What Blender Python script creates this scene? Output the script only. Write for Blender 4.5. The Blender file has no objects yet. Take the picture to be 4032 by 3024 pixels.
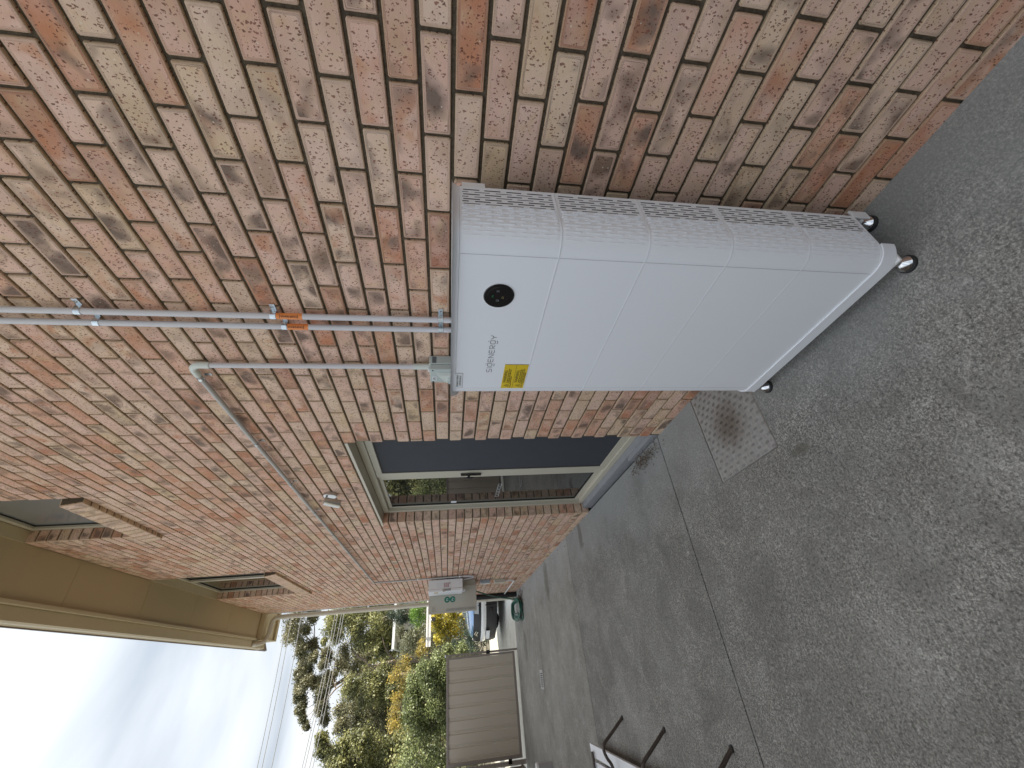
import bpy, bmesh, math, random
import numpy as np
from mathutils import Vector, Matrix

random.seed(7)
S = bpy.context.scene
COL = S.collection
R = math.radians

# ------------------------------------------------------------------ camera
F_PX, YAW, PITCH = 1604.1, 0.6029, 0.1599
CAM = Vector((-1.27528, -0.45541, 0.01841))
GZ = -1.53                     # ground level while building; everything is lifted by LIFT at the end
LIFT = 1.53
fw = Vector((math.sin(YAW)*math.cos(PITCH), math.cos(YAW)*math.cos(PITCH), -math.sin(PITCH)))
rt = Vector((math.cos(YAW), -math.sin(YAW), 0))
up = rt.cross(fw)
cd = bpy.data.cameras.new('camera'); cam = bpy.data.objects.new('camera', cd); COL.objects.link(cam)
cd.sensor_width = 36; cd.lens = F_PX/4032*36; cd.clip_start = 0.02; cd.clip_end = 2000
m = Matrix.Identity(4)
for i, a in enumerate((-up, rt, -fw)):
    for j in range(3): m[j][i] = a[j]
m.translation = CAM
cam.matrix_world = m
S.camera = cam

# ------------------------------------------------------------------ world
SUN_EL, SUN_AZ = R(40), R(105)          # light comes from over the house (+x), azimuth clockwise from +y
w = bpy.data.worlds.new('World'); S.world = w; w.use_nodes = True
nt = w.node_tree; N = nt.nodes; L = nt.links; N.clear()
out = N.new('ShaderNodeOutputWorld')
bg1 = N.new('ShaderNodeBackground'); bg2 = N.new('ShaderNodeBackground'); mx = N.new('ShaderNodeMixShader')
sky = N.new('ShaderNodeTexSky'); sky.sky_type = 'NISHITA'; sky.sun_disc = False
sky.sun_elevation = SUN_EL; sky.sun_rotation = SUN_AZ; sky.air_density = 1.0; sky.dust_density = 2.0
bg1.inputs[1].default_value = 0.12
L.new(sky.outputs[0], bg1.inputs[0])
tc = N.new('ShaderNodeTexCoord')
sep = N.new('ShaderNodeSeparateXYZ'); L.new(tc.outputs['Generated'], sep.inputs[0])
zc = N.new('ShaderNodeMath'); zc.operation = 'MAXIMUM'; L.new(sep.outputs[2], zc.inputs[0]); zc.inputs[1].default_value = 0.0
za = N.new('ShaderNodeMath'); za.operation = 'ADD'; L.new(zc.outputs[0], za.inputs[0]); za.inputs[1].default_value = 0.35
dv = N.new('ShaderNodeVectorMath'); dv.operation = 'DIVIDE'
cb = N.new('ShaderNodeCombineXYZ')
for i in range(3): L.new(za.outputs[0], cb.inputs[i])
L.new(tc.outputs['Generated'], dv.inputs[0]); L.new(cb.outputs[0], dv.inputs[1])
mp = N.new('ShaderNodeMapping'); mp.inputs['Scale'].default_value = (1.0, 1.7, 1); mp.inputs['Rotation'].default_value = (0, 0, R(25)); mp.inputs['Location'].default_value = (3.1, 1.7, 0)
L.new(dv.outputs[0], mp.inputs[0])
n1 = N.new('ShaderNodeTexNoise'); n1.inputs['Scale'].default_value = 1.6; n1.inputs['Detail'].default_value = 7; n1.inputs['Roughness'].default_value = 0.46; n1.inputs['Distortion'].default_value = 0.35
L.new(mp.outputs[0], n1.inputs['Vector'])
cr = N.new('ShaderNodeValToRGB')
e = cr.color_ramp.elements
e[0].position = 0.34; e[0].color = (0.20, 0.225, 0.255, 1)
e[1].position = 0.68; e[1].color = (0.435, 0.44, 0.445, 1)
q = cr.color_ramp.elements.new(0.5); q.color = (0.335, 0.355, 0.375, 1)
L.new(n1.outputs[0], cr.inputs[0])
L.new(cr.outputs[0], bg2.inputs[0])
gr_ = N.new('ShaderNodeMath'); gr_.operation = 'MULTIPLY_ADD'; L.new(zc.outputs[0], gr_.inputs[0]); gr_.inputs[1].default_value = 0.7; gr_.inputs[2].default_value = 0.85   # overcast sky: a little brighter overhead
L.new(gr_.outputs[0], bg2.inputs[1])
mx.inputs[0].default_value = 0.93
L.new(bg1.outputs[0], mx.inputs[1]); L.new(bg2.outputs[0], mx.inputs[2]); L.new(mx.outputs[0], out.inputs[0])

# ------------------------------------------------------------------ sun, exposure
sd = bpy.data.lights.new('sun', 'SUN'); sun = bpy.data.objects.new('sun', sd); COL.objects.link(sun)
sd.energy = 4.6; sd.angle = R(0.8); sd.color = (1.0, 0.93, 0.82)
sdir = Vector((math.sin(SUN_AZ)*math.cos(SUN_EL), math.cos(SUN_AZ)*math.cos(SUN_EL), math.sin(SUN_EL)))
sun.rotation_euler = sdir.to_track_quat('Z', 'Y').to_euler(); sun.location = (0, 0, 30)
S.view_settings.view_transform = 'Standard'; S.view_settings.look = 'None'
S.view_settings.gamma = 1; S.view_settings.use_curve_mapping = False
S.view_settings.exposure = 1.35
S.render.engine = 'CYCLES'

# ------------------------------------------------------------------ material helpers
def newmat(name):
    M = bpy.data.materials.new(name); M.use_nodes = True
    t = M.node_tree; b = t.nodes['Principled BSDF']
    return M, t, b
def nd(t, typ, **k):
    n = t.nodes.new(typ)
    for a, v in k.items():
        if a in n.inputs.keys(): n.inputs[a].default_value = v
        else: setattr(n, a, v)
    return n
def ramp(t, src, stops):
    r = t.nodes.new('ShaderNodeValToRGB'); el = r.color_ramp.elements
    while len(el) > 1: el.remove(el[-1])
    el[0].position = stops[0][0]; el[0].color = (*stops[0][1], 1) if len(stops[0][1]) == 3 else stops[0][1]
    for p, c in stops[1:]:
        x = el.new(p); x.color = (*c, 1)
    t.links.new(src, r.inputs[0]); return r.outputs[0]
def g(v): return (v, v, v)
def mixc(t, fac, a, b, mode='MIX'):
    n = t.nodes.new('ShaderNodeMix'); n.data_type = 'RGBA'; n.blend_type = mode
    for s, v in ((n.inputs[0], fac), (n.inputs[6], a), (n.inputs[7], b)):
        if hasattr(v, 'is_linked') or hasattr(v, 'links'): t.links.new(v, s)
        else: s.default_value = v if not isinstance(v, tuple) or len(v) == 4 else (*v, 1)
    return n.outputs[2]
def math_(t, op, a, b=None, clamp=False):
    n = t.nodes.new('ShaderNodeMath'); n.operation = op; n.use_clamp = clamp
    for s, v in ((n.inputs[0], a), (n.inputs[1], b)):
        if v is None: continue
        if hasattr(v, 'links'): t.links.new(v, s)
        else: s.default_value = v
    return n.outputs[0]
def noise(t, vec, scale, detail=3, rough=0.5, dist=0.0):
    n = nd(t, 'ShaderNodeTexNoise', Scale=scale, Detail=detail, Roughness=rough, Distortion=dist)
    if vec is not None: t.links.new(vec, n.inputs['Vector'])
    return n.outputs[0]
def bump(t, b, h, strength=0.3, dist=0.002):
    n = nd(t, 'ShaderNodeBump', Strength=strength, Distance=dist); t.links.new(h, n.inputs['Height']); t.links.new(n.outputs[0], b.inputs['Normal'])
def objpos(t):
    return nd(t, 'ShaderNodeNewGeometry').outputs['Position']

def plain(name, col, rough=0.5, metal=0.0, var=0.06, scale=9.0, bmp=0.05, spec=0.5, coat=0.0, bs=300.0):
    M, t, b = newmat(name)
    p = objpos(t)
    n = noise(t, p, scale, 4, 0.55)
    c = mixc(t, n, tuple(x*(1-var) for x in col), tuple(min(1, x*(1+var)) for x in col))
    t.links.new(c, b.inputs['Base Color'])
    b.inputs['Roughness'].default_value = rough; b.inputs['Metallic'].default_value = metal
    b.inputs['Specular IOR Level'].default_value = spec; b.inputs['Coat Weight'].default_value = coat
    if bmp: bump(t, b, noise(t, p, bs, 2), bmp, 0.0006)
    return M

# brick: every brick carries 'rnd' (three random numbers) and 'bl' (place within the brick, metres)
def brick_material():
    M, t, b = newmat('brick_face')
    ra = nd(t, 'ShaderNodeAttribute', attribute_name='rnd'); bl = nd(t, 'ShaderNodeAttribute', attribute_name='bl')
    sp = t.nodes.new('ShaderNodeSeparateXYZ'); t.links.new(ra.outputs['Vector'], sp.inputs[0])
    r1, r2, r3 = sp.outputs
    base = ramp(t, r1, [(0.0, (0.66, 0.49, 0.31)), (0.12, (0.71, 0.54, 0.40)), (0.40, (0.72, 0.505, 0.40)), (0.72, (0.70, 0.455, 0.36)), (0.88, (0.62, 0.34, 0.225)), (0.96, (0.54, 0.24, 0.14)), (1.0, (0.42, 0.20, 0.13))])
    off = nd(t, 'ShaderNodeVectorMath', operation='MULTIPLY_ADD'); t.links.new(ra.outputs['Vector'], off.inputs[0]); off.inputs[1].default_value = (61, 47, 83)
    t.links.new(bl.outputs['Vector'], off.inputs[2])
    v = off.outputs[0]
    # broad pink / cream clouding
    base = mixc(t, math_(t, 'MULTIPLY', ramp(t, noise(t, v, 9, 3, 0.5), [(0.4, g(0)), (0.65, g(1))]), 0.55), base, (0.74, 0.54, 0.455))
    base = mixc(t, math_(t, 'MULTIPLY', ramp(t, noise(t, v, 14, 3, 0.6, 0.4), [(0.5, g(0)), (0.72, g(1))]), 0.5), base, (0.64, 0.475, 0.275))
    # flashed patches: smoky brown and orange red
    dark = math_(t, 'MULTIPLY', ramp(t, noise(t, v, 10.5, 2, 0.4, 0.3), [(0.49, g(0)), (0.69, g(1))]), ramp(t, r2, [(0.08, g(0.05)), (0.5, g(0.92))]))
    base = mixc(t, dark, base, (0.17, 0.125, 0.10))
    org = math_(t, 'MULTIPLY', ramp(t, noise(t, v, 12.0, 2, 0.5, 0.4), [(0.30, g(1)), (0.52, g(0))]), ramp(t, r3, [(0.60, g(0.0)), (0.9, g(0.75))]))
    base = mixc(t, org, base, (0.52, 0.22, 0.11))
    br = ramp(t, noise(t, v, 5.5, 2, 0.4), [(0.50, g(0)), (0.74, g(0.38))])
    base = mixc(t, br, base, (0.42, 0.27, 0.17))
    # paler, yellower arrises
    sb = t.nodes.new('ShaderNodeSeparateXYZ'); t.links.new(bl.outputs['Vector'], sb.inputs[0])
    edge = ramp(t, math_(t, 'ADD', sb.outputs[2], math_(t, 'MULTIPLY', math_(t, 'SUBTRACT', noise(t, v, 60, 2), 0.5), 0.5)), [(0.75, g(0)), (1.05, g(0.45))])
    base = mixc(t, edge, base, (0.62, 0.49, 0.30))
    # iron specks, some elongated, and a few pale grains
    vs = nd(t, 'ShaderNodeMapping'); vs.inputs['Scale'].default_value = (1.0, 0.62, 1.0); t.links.new(v, vs.inputs[0])
    dn = nd(t, 'ShaderNodeTexNoise', Scale=130.0, Detail=2.0); t.links.new(v, dn.inputs['Vector'])
    dm = nd(t, 'ShaderNodeVectorMath', operation='MULTIPLY_ADD'); t.links.new(dn.outputs[1], dm.inputs[0]); dm.inputs[1].default_value = (0.010, 0.010, 0.010); t.links.new(vs.outputs[0], dm.inputs[2])
    vo = nd(t, 'ShaderNodeTexVoronoi', Scale=170.0); t.links.new(dm.outputs[0], vo.inputs['Vector'])
    sc = t.nodes.new('ShaderNodeSeparateXYZ'); t.links.new(vo.outputs['Color'], sc.inputs[0])
    thr = math_(t, 'MULTIPLY', math_(t, 'POWER', sc.outputs[0], 1.0), 0.50)
    sm = math_(t, 'MULTIPLY', math_(t, 'SUBTRACT', thr, vo.outputs['Distance']), 14.0, True)
    base = mixc(t, math_(t, 'MULTIPLY', sm, 0.86), base, mixc(t, sc.outputs[1], (0.12, 0.05, 0.035), (0.27, 0.11, 0.08)))
    vo2 = nd(t, 'ShaderNodeTexVoronoi', Scale=75.0); t.links.new(v, vo2.inputs['Vector'])
    s2 = t.nodes.new('ShaderNodeSeparateXYZ'); t.links.new(vo2.outputs['Color'], s2.inputs[0])
    w2 = math_(t, 'MULTIPLY', math_(t, 'SUBTRACT', math_(t, 'MULTIPLY', math_(t, 'GREATER_THAN', s2.outputs[0], 0.93), 0.2), vo2.outputs['Distance']), 14.0, True)
    base = mixc(t, math_(t, 'MULTIPLY', w2, 0.7), base, (0.75, 0.68, 0.56))
    t.links.new(base, b.inputs['Base Color'])
    b.inputs['Roughness'].default_value = 0.9; b.inputs['Specular IOR Level'].default_value = 0.25
    h = math_(t, 'SUBTRACT', noise(t, v, 190, 4, 0.65), math_(t, 'MULTIPLY', sm, 0.8))
    bump(t, b, h, 0.55, 0.0022)
    return M
M_BRICK = brick_material()

def mortar_material():
    M, t, b = newmat('mortar'); p = objpos(t)
    c = ramp(t, noise(t, p, 70, 5, 0.7), [(0.3, (0.060, 0.047, 0.030)), (0.7, (0.135, 0.11, 0.078))])
    t.links.new(c, b.inputs['Base Color']); b.inputs['Roughness'].default_value = 0.95
    bump(t, b, noise(t, p, 240, 3), 0.8, 0.004); return M
M_MORTAR = mortar_material()

def concrete_material(name, lo, hi, fleck, warm=(1, 1, 1), stains=()):
    M, t, b = newmat(name); p = objpos(t)
    def W(v): return tuple(v*x for x in warm)
    c = mixc(t, ramp(t, noise(t, p, 0.9, 5, 0.62, 0.6), [(0.36, g(0)), (0.64, g(1))]), W(lo*0.86), W(hi))
    c = mixc(t, math_(t, 'MULTIPLY', ramp(t, noise(t, p, 2.7, 5, 0.65, 0.4), [(0.42, g(0)), (0.68, g(1))]), 0.65), c, (lo*0.82, lo*0.78, lo*0.68))
    c = mixc(t, math_(t, 'MULTIPLY', ramp(t, noise(t, p, 4.3, 4, 0.6, 0.9), [(0.55, g(0)), (0.72, g(1))]), 0.45), c, (hi*1.25, hi*1.25, hi*1.20))
    # worn cement flecks, patchy; darker grime in the pits
    patch = ramp(t, noise(t, p, 3.4, 5, 0.7, 0.7), [(0.30, g(0.15)), (0.66, g(1.0))])
    f1 = ramp(t, noise(t, p, 130, 6, 0.82, 0.3), [(0.495, g(0)), (0.555, g(1))])
    f1b = ramp(t, noise(t, p, 38, 5, 0.75, 0.6), [(0.50, g(0)), (0.66, g(1))])
    f = math_(t, 'MULTIPLY', math_(t, 'MULTIPLY', math_(t, 'ADD', math_(t, 'MULTIPLY', f1, 0.7), math_(t, 'MULTIPLY', f1b, 0.45), True), patch), fleck)
    c = mixc(t, f, c, (hi*2.6, hi*2.52, hi*2.3))
    f3 = ramp(t, noise(t, p, 80, 5, 0.8), [(0.40, g(1)), (0.48, g(0))])
    c = mixc(t, math_(t, 'MULTIPLY', f3, 0.75), c, (lo*0.38, lo*0.37, lo*0.34))
    sx = t.nodes.new('ShaderNodeSeparateXYZ'); t.links.new(p, sx.inputs[0])
    # washed, paler strip where the wall sheds water
    near = ramp(t, math_(t, 'ADD', math_(t, 'ABSOLUTE', sx.outputs[0]), math_(t, 'MULTIPLY', noise(t, p, 2.6, 4), 0.7)), [(0.34, g(0.8)), (0.95, g(0))])
    c = mixc(t, near, c, mixc(t, math_(t, 'MULTIPLY', f1, 0.5), (hi*1.25, hi*1.29, hi*1.27), (hi*1.8, hi*1.84, hi*1.78)))
    # damp stains with a place of their own: x, y, half width along x, half width along y
    for X_, Y_, rx, ry in stains:
        dx = math_(t, 'DIVIDE', math_(t, 'SUBTRACT', sx.outputs[0], X_), rx); dy = math_(t, 'DIVIDE', math_(t, 'SUBTRACT', sx.outputs[1], Y_), ry)
        rr2 = math_(t, 'ADD', math_(t, 'ADD', math_(t, 'MULTIPLY', dx, dx), math_(t, 'MULTIPLY', dy, dy)), math_(t, 'MULTIPLY', noise(t, p, 7, 5, 0.7, 0.5), 2.2))
        c = mixc(t, ramp(t, math_(t, 'SUBTRACT', rr2, 0.7), [(0.5, g(0.6)), (1.4, g(0))]), c, (lo*0.62, lo*0.57, lo*0.45))
    vo = nd(t, 'ShaderNodeTexVoronoi', Scale=2.3); t.links.new(p, vo.inputs['Vector'])
    s_ = math_(t, 'LESS_THAN', math_(t, 'ADD', vo.outputs['Distance'], math_(t, 'MULTIPLY', noise(t, p, 50, 3), 0.02)), 0.024)
    c = mixc(t, math_(t, 'MULTIPLY', s_, 0.8), c, (0.03, 0.026, 0.02))
    t.links.new(c, b.inputs['Base Color']); b.inputs['Roughness'].default_value = 0.9; b.inputs['Specular IOR Level'].default_value = 0.3
    bump(t, b, noise(t, p, 130, 5, 0.7), 0.45, 0.003)
    return M
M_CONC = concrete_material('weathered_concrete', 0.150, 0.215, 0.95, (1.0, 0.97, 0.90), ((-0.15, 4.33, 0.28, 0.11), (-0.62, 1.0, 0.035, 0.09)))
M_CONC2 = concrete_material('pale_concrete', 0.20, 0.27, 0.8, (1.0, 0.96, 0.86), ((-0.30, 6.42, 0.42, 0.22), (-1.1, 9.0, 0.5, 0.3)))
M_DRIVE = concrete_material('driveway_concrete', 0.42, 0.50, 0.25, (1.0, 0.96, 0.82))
M_SOIL = plain('soil', (0.20, 0.18, 0.13), 0.95, var=0.4, scale=2, bmp=0.3, bs=40)
M_STEPC = plain('smooth_concrete', (0.27, 0.275, 0.29), 0.85, var=0.18, scale=14, bmp=0.3)
M_WHITE = plain('battery_paint', (0.82, 0.84, 0.88), 0.42, var=0.01, scale=3, bmp=0.10, bs=900)
M_WHITE2 = plain('powder_white', (0.78, 0.79, 0.80), 0.4, var=0.015)
M_DARKGAP = plain('dark_interior', (0.05, 0.055, 0.06), 0.8)
M_SEAM2 = plain('fold_grey', (0.42, 0.43, 0.46), 0.6)
M_SEAM = plain('dark_grey_plate', (0.12, 0.13, 0.14), 0.7)  # even dark grey, used for the isolator's rating plate
M_BLKGLOSS = plain('black_gloss', (0.012, 0.012, 0.014), 0.06, var=0.0, bmp=0, coat=1.0)
M_BLK = plain('black_rubber', (0.02, 0.02, 0.02), 0.7)
M_CHROME = plain('chrome', (0.75, 0.76, 0.78), 0.12, 1.0, var=0.0, bmp=0)
M_STEEL = plain('brushed_steel', (0.55, 0.55, 0.53), 0.28, 1.0, var=0.08, scale=50, bmp=0.1)
M_GALV = plain('galvanised', (0.62, 0.68, 0.72), 0.25, 0.9, var=0.25, scale=60, bmp=0.1)
M_PVC = plain('grey_pvc', (0.60, 0.60, 0.625), 0.45, var=0.03)
M_PVCS = plain('weathered_grey_pvc', (0.45, 0.445, 0.43), 0.5, var=0.06)
M_FIT = plain('fitting_pvc', (0.62, 0.66, 0.62), 0.4, var=0.03)
M_ISO = plain('isolator_plastic', (0.47, 0.53, 0.51), 0.4, var=0.03)
M_CREAM = plain('cream_metal', (0.56, 0.52, 0.42), 0.4, var=0.03, scale=4)
M_FRAME = plain('beige_aluminium', (0.52, 0.49, 0.40), 0.38, var=0.03, scale=4)
M_SOFFIT = plain('soffit_board', (0.46, 0.365, 0.215), 0.75, var=0.05, scale=2.0)
M_FASCIA = plain('fascia_paint', (0.50, 0.42, 0.27), 0.5, var=0.05)
M_ROOF = plain('brown_roof', (0.16, 0.11, 0.09), 0.5)
M_SCREEN = plain('flyscreen_mesh', (0.040, 0.045, 0.056), 0.75, var=0.12, scale=7, bmp=0.3, bs=700)
M_GATE = plain('taupe_steel_sheet', (0.55, 0.495, 0.41), 0.45, var=0.04, scale=2)
M_GATEF = plain('gate_frame_steel', (0.29, 0.25, 0.22), 0.4, var=0.05)
M_METER = plain('meter_box_paint', (0.50, 0.48, 0.41), 0.5, var=0.06, scale=6)
M_GREEN = plain('green_sticker', (0.0, 0.16, 0.10), 0.4, var=0)
M_YEL = plain('yellow_sticker', (0.72, 0.52, 0.02), 0.45, var=0.02)
M_ORANGE = plain('orange_sticker', (0.80, 0.26, 0.06), 0.45, var=0.02)
M_INK = plain('ink', (0.02, 0.02, 0.02), 0.6, var=0, bmp=0)
M_GREY = plain('logo_grey', (0.10, 0.10, 0.12), 0.5, var=0, bmp=0)
M_PAPER = plain('label_paper', (0.72, 0.74, 0.76), 0.5, var=0, bmp=0)
M_RED = plain('label_red', (0.35, 0.10, 0.12), 0.5, var=0, bmp=0)
M_HOSE = plain('hose_green', (0.015, 0.11, 0.075), 0.35, var=0.1)
M_CARW = plain('car_white', (0.80, 0.81, 0.82), 0.18, var=0, bmp=0, coat=0.8)
M_CARSKY = plain('car_bonnet_sky_reflection', (0.20, 0.36, 0.62), 0.12, 0.3, var=0, bmp=0, coat=1.0)  # white bonnet; the sky's blue reflection is put into its base colour
M_CARK = plain('car_black_plastic', (0.02, 0.02, 0.022), 0.5, var=0.05)
M_LAMPG = plain('lamp_lens', (0.35, 0.37, 0.38), 0.1, var=0, bmp=0, coat=1.0)
M_BARK = plain('gum_bark', (0.20, 0.16, 0.125), 0.9, var=0.45, scale=3, bmp=0.5, bs=20)
M_BARKP = plain('pale_limb', (0.50, 0.42, 0.34), 0.85, var=0.2, scale=3)
M_RUST = plain('rusty_tube', (0.085, 0.068, 0.058), 0.45, 0.4, var=0.45, scale=26, bmp=0.4)
M_SLAT = plain('white_painted_slat', (0.78, 0.80, 0.82), 0.5, var=0.03)
M_WALLW = plain('white_render_wall', (0.55, 0.54, 0.52), 0.8)
M_WIRE = plain('power_wire', (0.33, 0.33, 0.33), 0.5)
M_DECK = plain('white_beam_paint', (0.80, 0.79, 0.78), 0.4)

def glass_mat(name, col, ior=1.55, rough=0.015):
    M, t, b = newmat(name); b.inputs['Base Color'].default_value = (*col, 1); b.inputs['Roughness'].default_value = rough
    b.inputs['IOR'].default_value = ior; b.inputs['Coat Weight'].default_value = 0.5; b.inputs['Coat Roughness'].default_value = 0.01; return M
M_GLASS = glass_mat('door_glass', (0.012, 0.014, 0.014), 1.8)
M_GLASSW = glass_mat('pale_grey_window_glass', (0.21, 0.225, 0.235), 1.6, 0.06)  # pale grey base colour under a slightly soft gloss

def plate_material():
    M, t, b = newmat('tread_plate_metal'); p = objpos(t)
    mp_ = nd(t, 'ShaderNodeMapping'); mp_.inputs['Location'].default_value = (0.30, -1.36, -LIFT-GZ); t.links.new(p, mp_.inputs[0])
    ln = nd(t, 'ShaderNodeVectorMath', operation='LENGTH'); t.links.new(mp_.outputs[0], ln.inputs[0])
    st = ramp(t, math_(t, 'ADD', ln.outputs['Value'], math_(t, 'MULTIPLY', noise(t, p, 18, 4, 0.6), 0.12)), [(0.10, g(0.9)), (0.23, g(0))])
    c = mixc(t, noise(t, p, 30, 4), (0.30, 0.29, 0.275), (0.46, 0.45, 0.43))
    c = mixc(t, st, c, (0.19, 0.16, 0.13))
    t.links.new(c, b.inputs['Base Color']); b.inputs['Metallic'].default_value = 0.35; b.inputs['Roughness'].default_value = 0.5
    bump(t, b, noise(t, p, 300, 3), 0.2, 0.001); return M
M_PLATE = plate_material()

def leaf_material(name, cols, trans=0.25, rough=0.5):
    M, t, b = newmat(name)
    a = nd(t, 'ShaderNodeAttribute', attribute_name='tint')
    c = ramp(t, a.outputs['Fac'], [(i/(len(cols)-1), cc) for i, cc in enumerate(cols)])
    t.links.new(c, b.inputs['Base Color']); b.inputs['Roughness'].default_value = rough
    tr = t.nodes.new('ShaderNodeBsdfTranslucent'); t.links.new(c, tr.inputs[0])
    ms = t.nodes.new('ShaderNodeMixShader'); ms.inputs[0].default_value = trans
    o = t.nodes['Material Output']; t.links.new(b.outputs[0], ms.inputs[1]); t.links.new(tr.outputs[0], ms.inputs[2]); t.links.new(ms.outputs[0], o.inputs[0])
    return M
ML_GUM = leaf_material('gum_leaves', [(0.05, 0.055, 0.03), (0.13, 0.13, 0.07), (0.25, 0.235, 0.13), (0.40, 0.37, 0.23)])
ML_GUM2 = leaf_material('green_gum_leaves', [(0.045, 0.05, 0.025), (0.13, 0.14, 0.055), (0.25, 0.25, 0.09), (0.42, 0.40, 0.16)])
ML_DARK = leaf_material('dark_conifer_leaves', [(0.02, 0.035, 0.025), (0.05, 0.075, 0.05), (0.08, 0.11, 0.07)])
ML_HEDGE = leaf_material('hedge_leaves', [(0.03, 0.045, 0.018), (0.11, 0.14, 0.05), (0.24, 0.28, 0.11), (0.48, 0.50, 0.26)], 0.25, 0.5)
ML_YEL = leaf_material('autumn_leaves', [(0.10, 0.10, 0.04), (0.24, 0.21, 0.07), (0.52, 0.40, 0.09), (0.66, 0.50, 0.12)], 0.35)
ML_YEL2 = leaf_material('golden_leaves', [(0.08, 0.09, 0.02), (0.34, 0.30, 0.04), (0.68, 0.56, 0.07), (0.80, 0.72, 0.20)], 0.35)
ML_LIME = leaf_material('lime_leaves', [(0.05, 0.10, 0.015), (0.12, 0.24, 0.03), (0.25, 0.40, 0.05)], 0.3)
ML_GREY = leaf_material('greygreen_leaves', [(0.07, 0.08, 0.045), (0.15, 0.16, 0.09), (0.24, 0.23, 0.14)], 0.2)
ML_PINK = leaf_material('pink_flowers', [(0.20, 0.02, 0.08), (0.50, 0.06, 0.22), (0.65, 0.15, 0.35)], 0.3)

# ------------------------------------------------------------------ mesh helpers
def wloc(o):
    v = Vector((0, 0, 0))
    while o: v = v + o.location; o = o.parent
    return v
class B:
    def __init__(s): s.v = []; s.f = []; s.a = []; s.b = []
    def box(s, x0, x1, y0, y1, z0, z1):
        n = len(s.v); s.v += [(x0,y0,z0),(x1,y0,z0),(x1,y1,z0),(x0,y1,z0),(x0,y0,z1),(x1,y0,z1),(x1,y1,z1),(x0,y1,z1)]
        s.f += [(n,n+3,n+2,n+1),(n+4,n+5,n+6,n+7),(n,n+1,n+5,n+4),(n+1,n+2,n+6,n+5),(n+2,n+3,n+7,n+6),(n+3,n,n+4,n+7)]; return s
    def obox(s, o, ax, ay, az):
        n = len(s.v); o = Vector(o); ax = Vector(ax); ay = Vector(ay); az = Vector(az)
        s.v += [tuple(o+p) for p in (Vector(), ax, ax+ay, ay, az, az+ax, az+ax+ay, az+ay)]
        s.f += [(n,n+3,n+2,n+1),(n+4,n+5,n+6,n+7),(n,n+1,n+5,n+4),(n+1,n+2,n+6,n+5),(n+2,n+3,n+7,n+6),(n+3,n,n+4,n+7)]; return s
    def quad(s, a, b, c, d):
        n = len(s.v); s.v += [tuple(a), tuple(b), tuple(c), tuple(d)]; s.f.append((n, n+1, n+2, n+3)); return s
    def tube(s, pts, r, n=12, cap=True):
        P = [Vector(p) for p in pts]; rs = r if isinstance(r, (list, tuple)) else [r]*len(P)
        T = []
        for i in range(len(P)):
            a = P[max(i-1, 0)]; b = P[min(i+1, len(P)-1)]; T.append((b-a).normalized())
        u = T[0].orthogonal().normalized(); base = len(s.v)
        for i, p in enumerate(P):
            u = (u - T[i]*u.dot(T[i])).normalized(); w_ = T[i].cross(u)
            for k in range(n):
                an = 2*math.pi*k/n; s.v.append(tuple(p + (u*math.cos(an)+w_*math.sin(an))*rs[i]))
        for i in range(len(P)-1):
            for k in range(n):
                a = base+i*n+k; b = base+i*n+(k+1) % n; s.f.append((a, b, b+n, a+n))
        if cap:
            s.f.append(tuple(base+k for k in range(n))[::-1]); s.f.append(tuple(base+(len(P)-1)*n+k for k in range(n)))
        return s
    def lathe(s, c, axis, prof, n=24):
        c = Vector(c); ax = Vector(axis).normalized(); u = ax.orthogonal().normalized(); w_ = ax.cross(u); base = len(s.v)
        for h, r in prof:
            for k in range(n):
                an = 2*math.pi*k/n; s.v.append(tuple(c + ax*h + (u*math.cos(an)+w_*math.sin(an))*r))
        for i in range(len(prof)-1):
            for k in range(n):
                a = base+i*n+k; b = base+i*n+(k+1) % n; s.f.append((a, b, b+n, a+n))
        s.f.append(tuple(base+k for k in range(n))[::-1]); s.f.append(tuple(base+(len(prof)-1)*n+k for k in range(n)))
        return s
    def build(s, name, mat, parent=None, smooth=False, bevel=0, local=False, **props):
        off = Vector((0,0,0)) if local or not parent else wloc(parent)
        me = bpy.data.meshes.new(name); me.from_pydata([(x-off.x, y-off.y, z-off.z) for x, y, z in s.v], [], s.f)
        me.materials.append(mat)
        if s.a:
            at = me.attributes.new('rnd', 'FLOAT_VECTOR', 'POINT'); at.data.foreach_set('vector', [c for t_ in s.a for c in t_])
            at = me.attributes.new('bl', 'FLOAT_VECTOR', 'POINT'); at.data.foreach_set('vector', [c for t_ in s.b for c in t_])
        o = bpy.data.objects.new(name, me); COL.objects.link(o)
        if parent: o.parent = parent
        if smooth:
            me.shade_smooth()
            if smooth == 'auto':
                me.set_sharp_from_angle(angle=R(40))
        if bevel:
            bm = o.modifiers.new('edge', 'BEVEL'); bm.width = bevel; bm.segments = 2; bm.limit_method = 'ANGLE'
        for k, v in props.items(): o[k] = v
        return o
def thing(name, label, cat, loc, group=None, rotz=0.0):
    o = bpy.data.objects.new(name, None); COL.objects.link(o); o.location = loc; o.rotation_euler = (0, 0, rotz)
    o.empty_display_size = 0.1; o['label'] = label; o['category'] = cat
    if group: o['group'] = group
    return o
def mesh_thing(o, label, cat, group=None):
    o['label'] = label; o['category'] = cat
    if group: o['group'] = group
    return o
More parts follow.
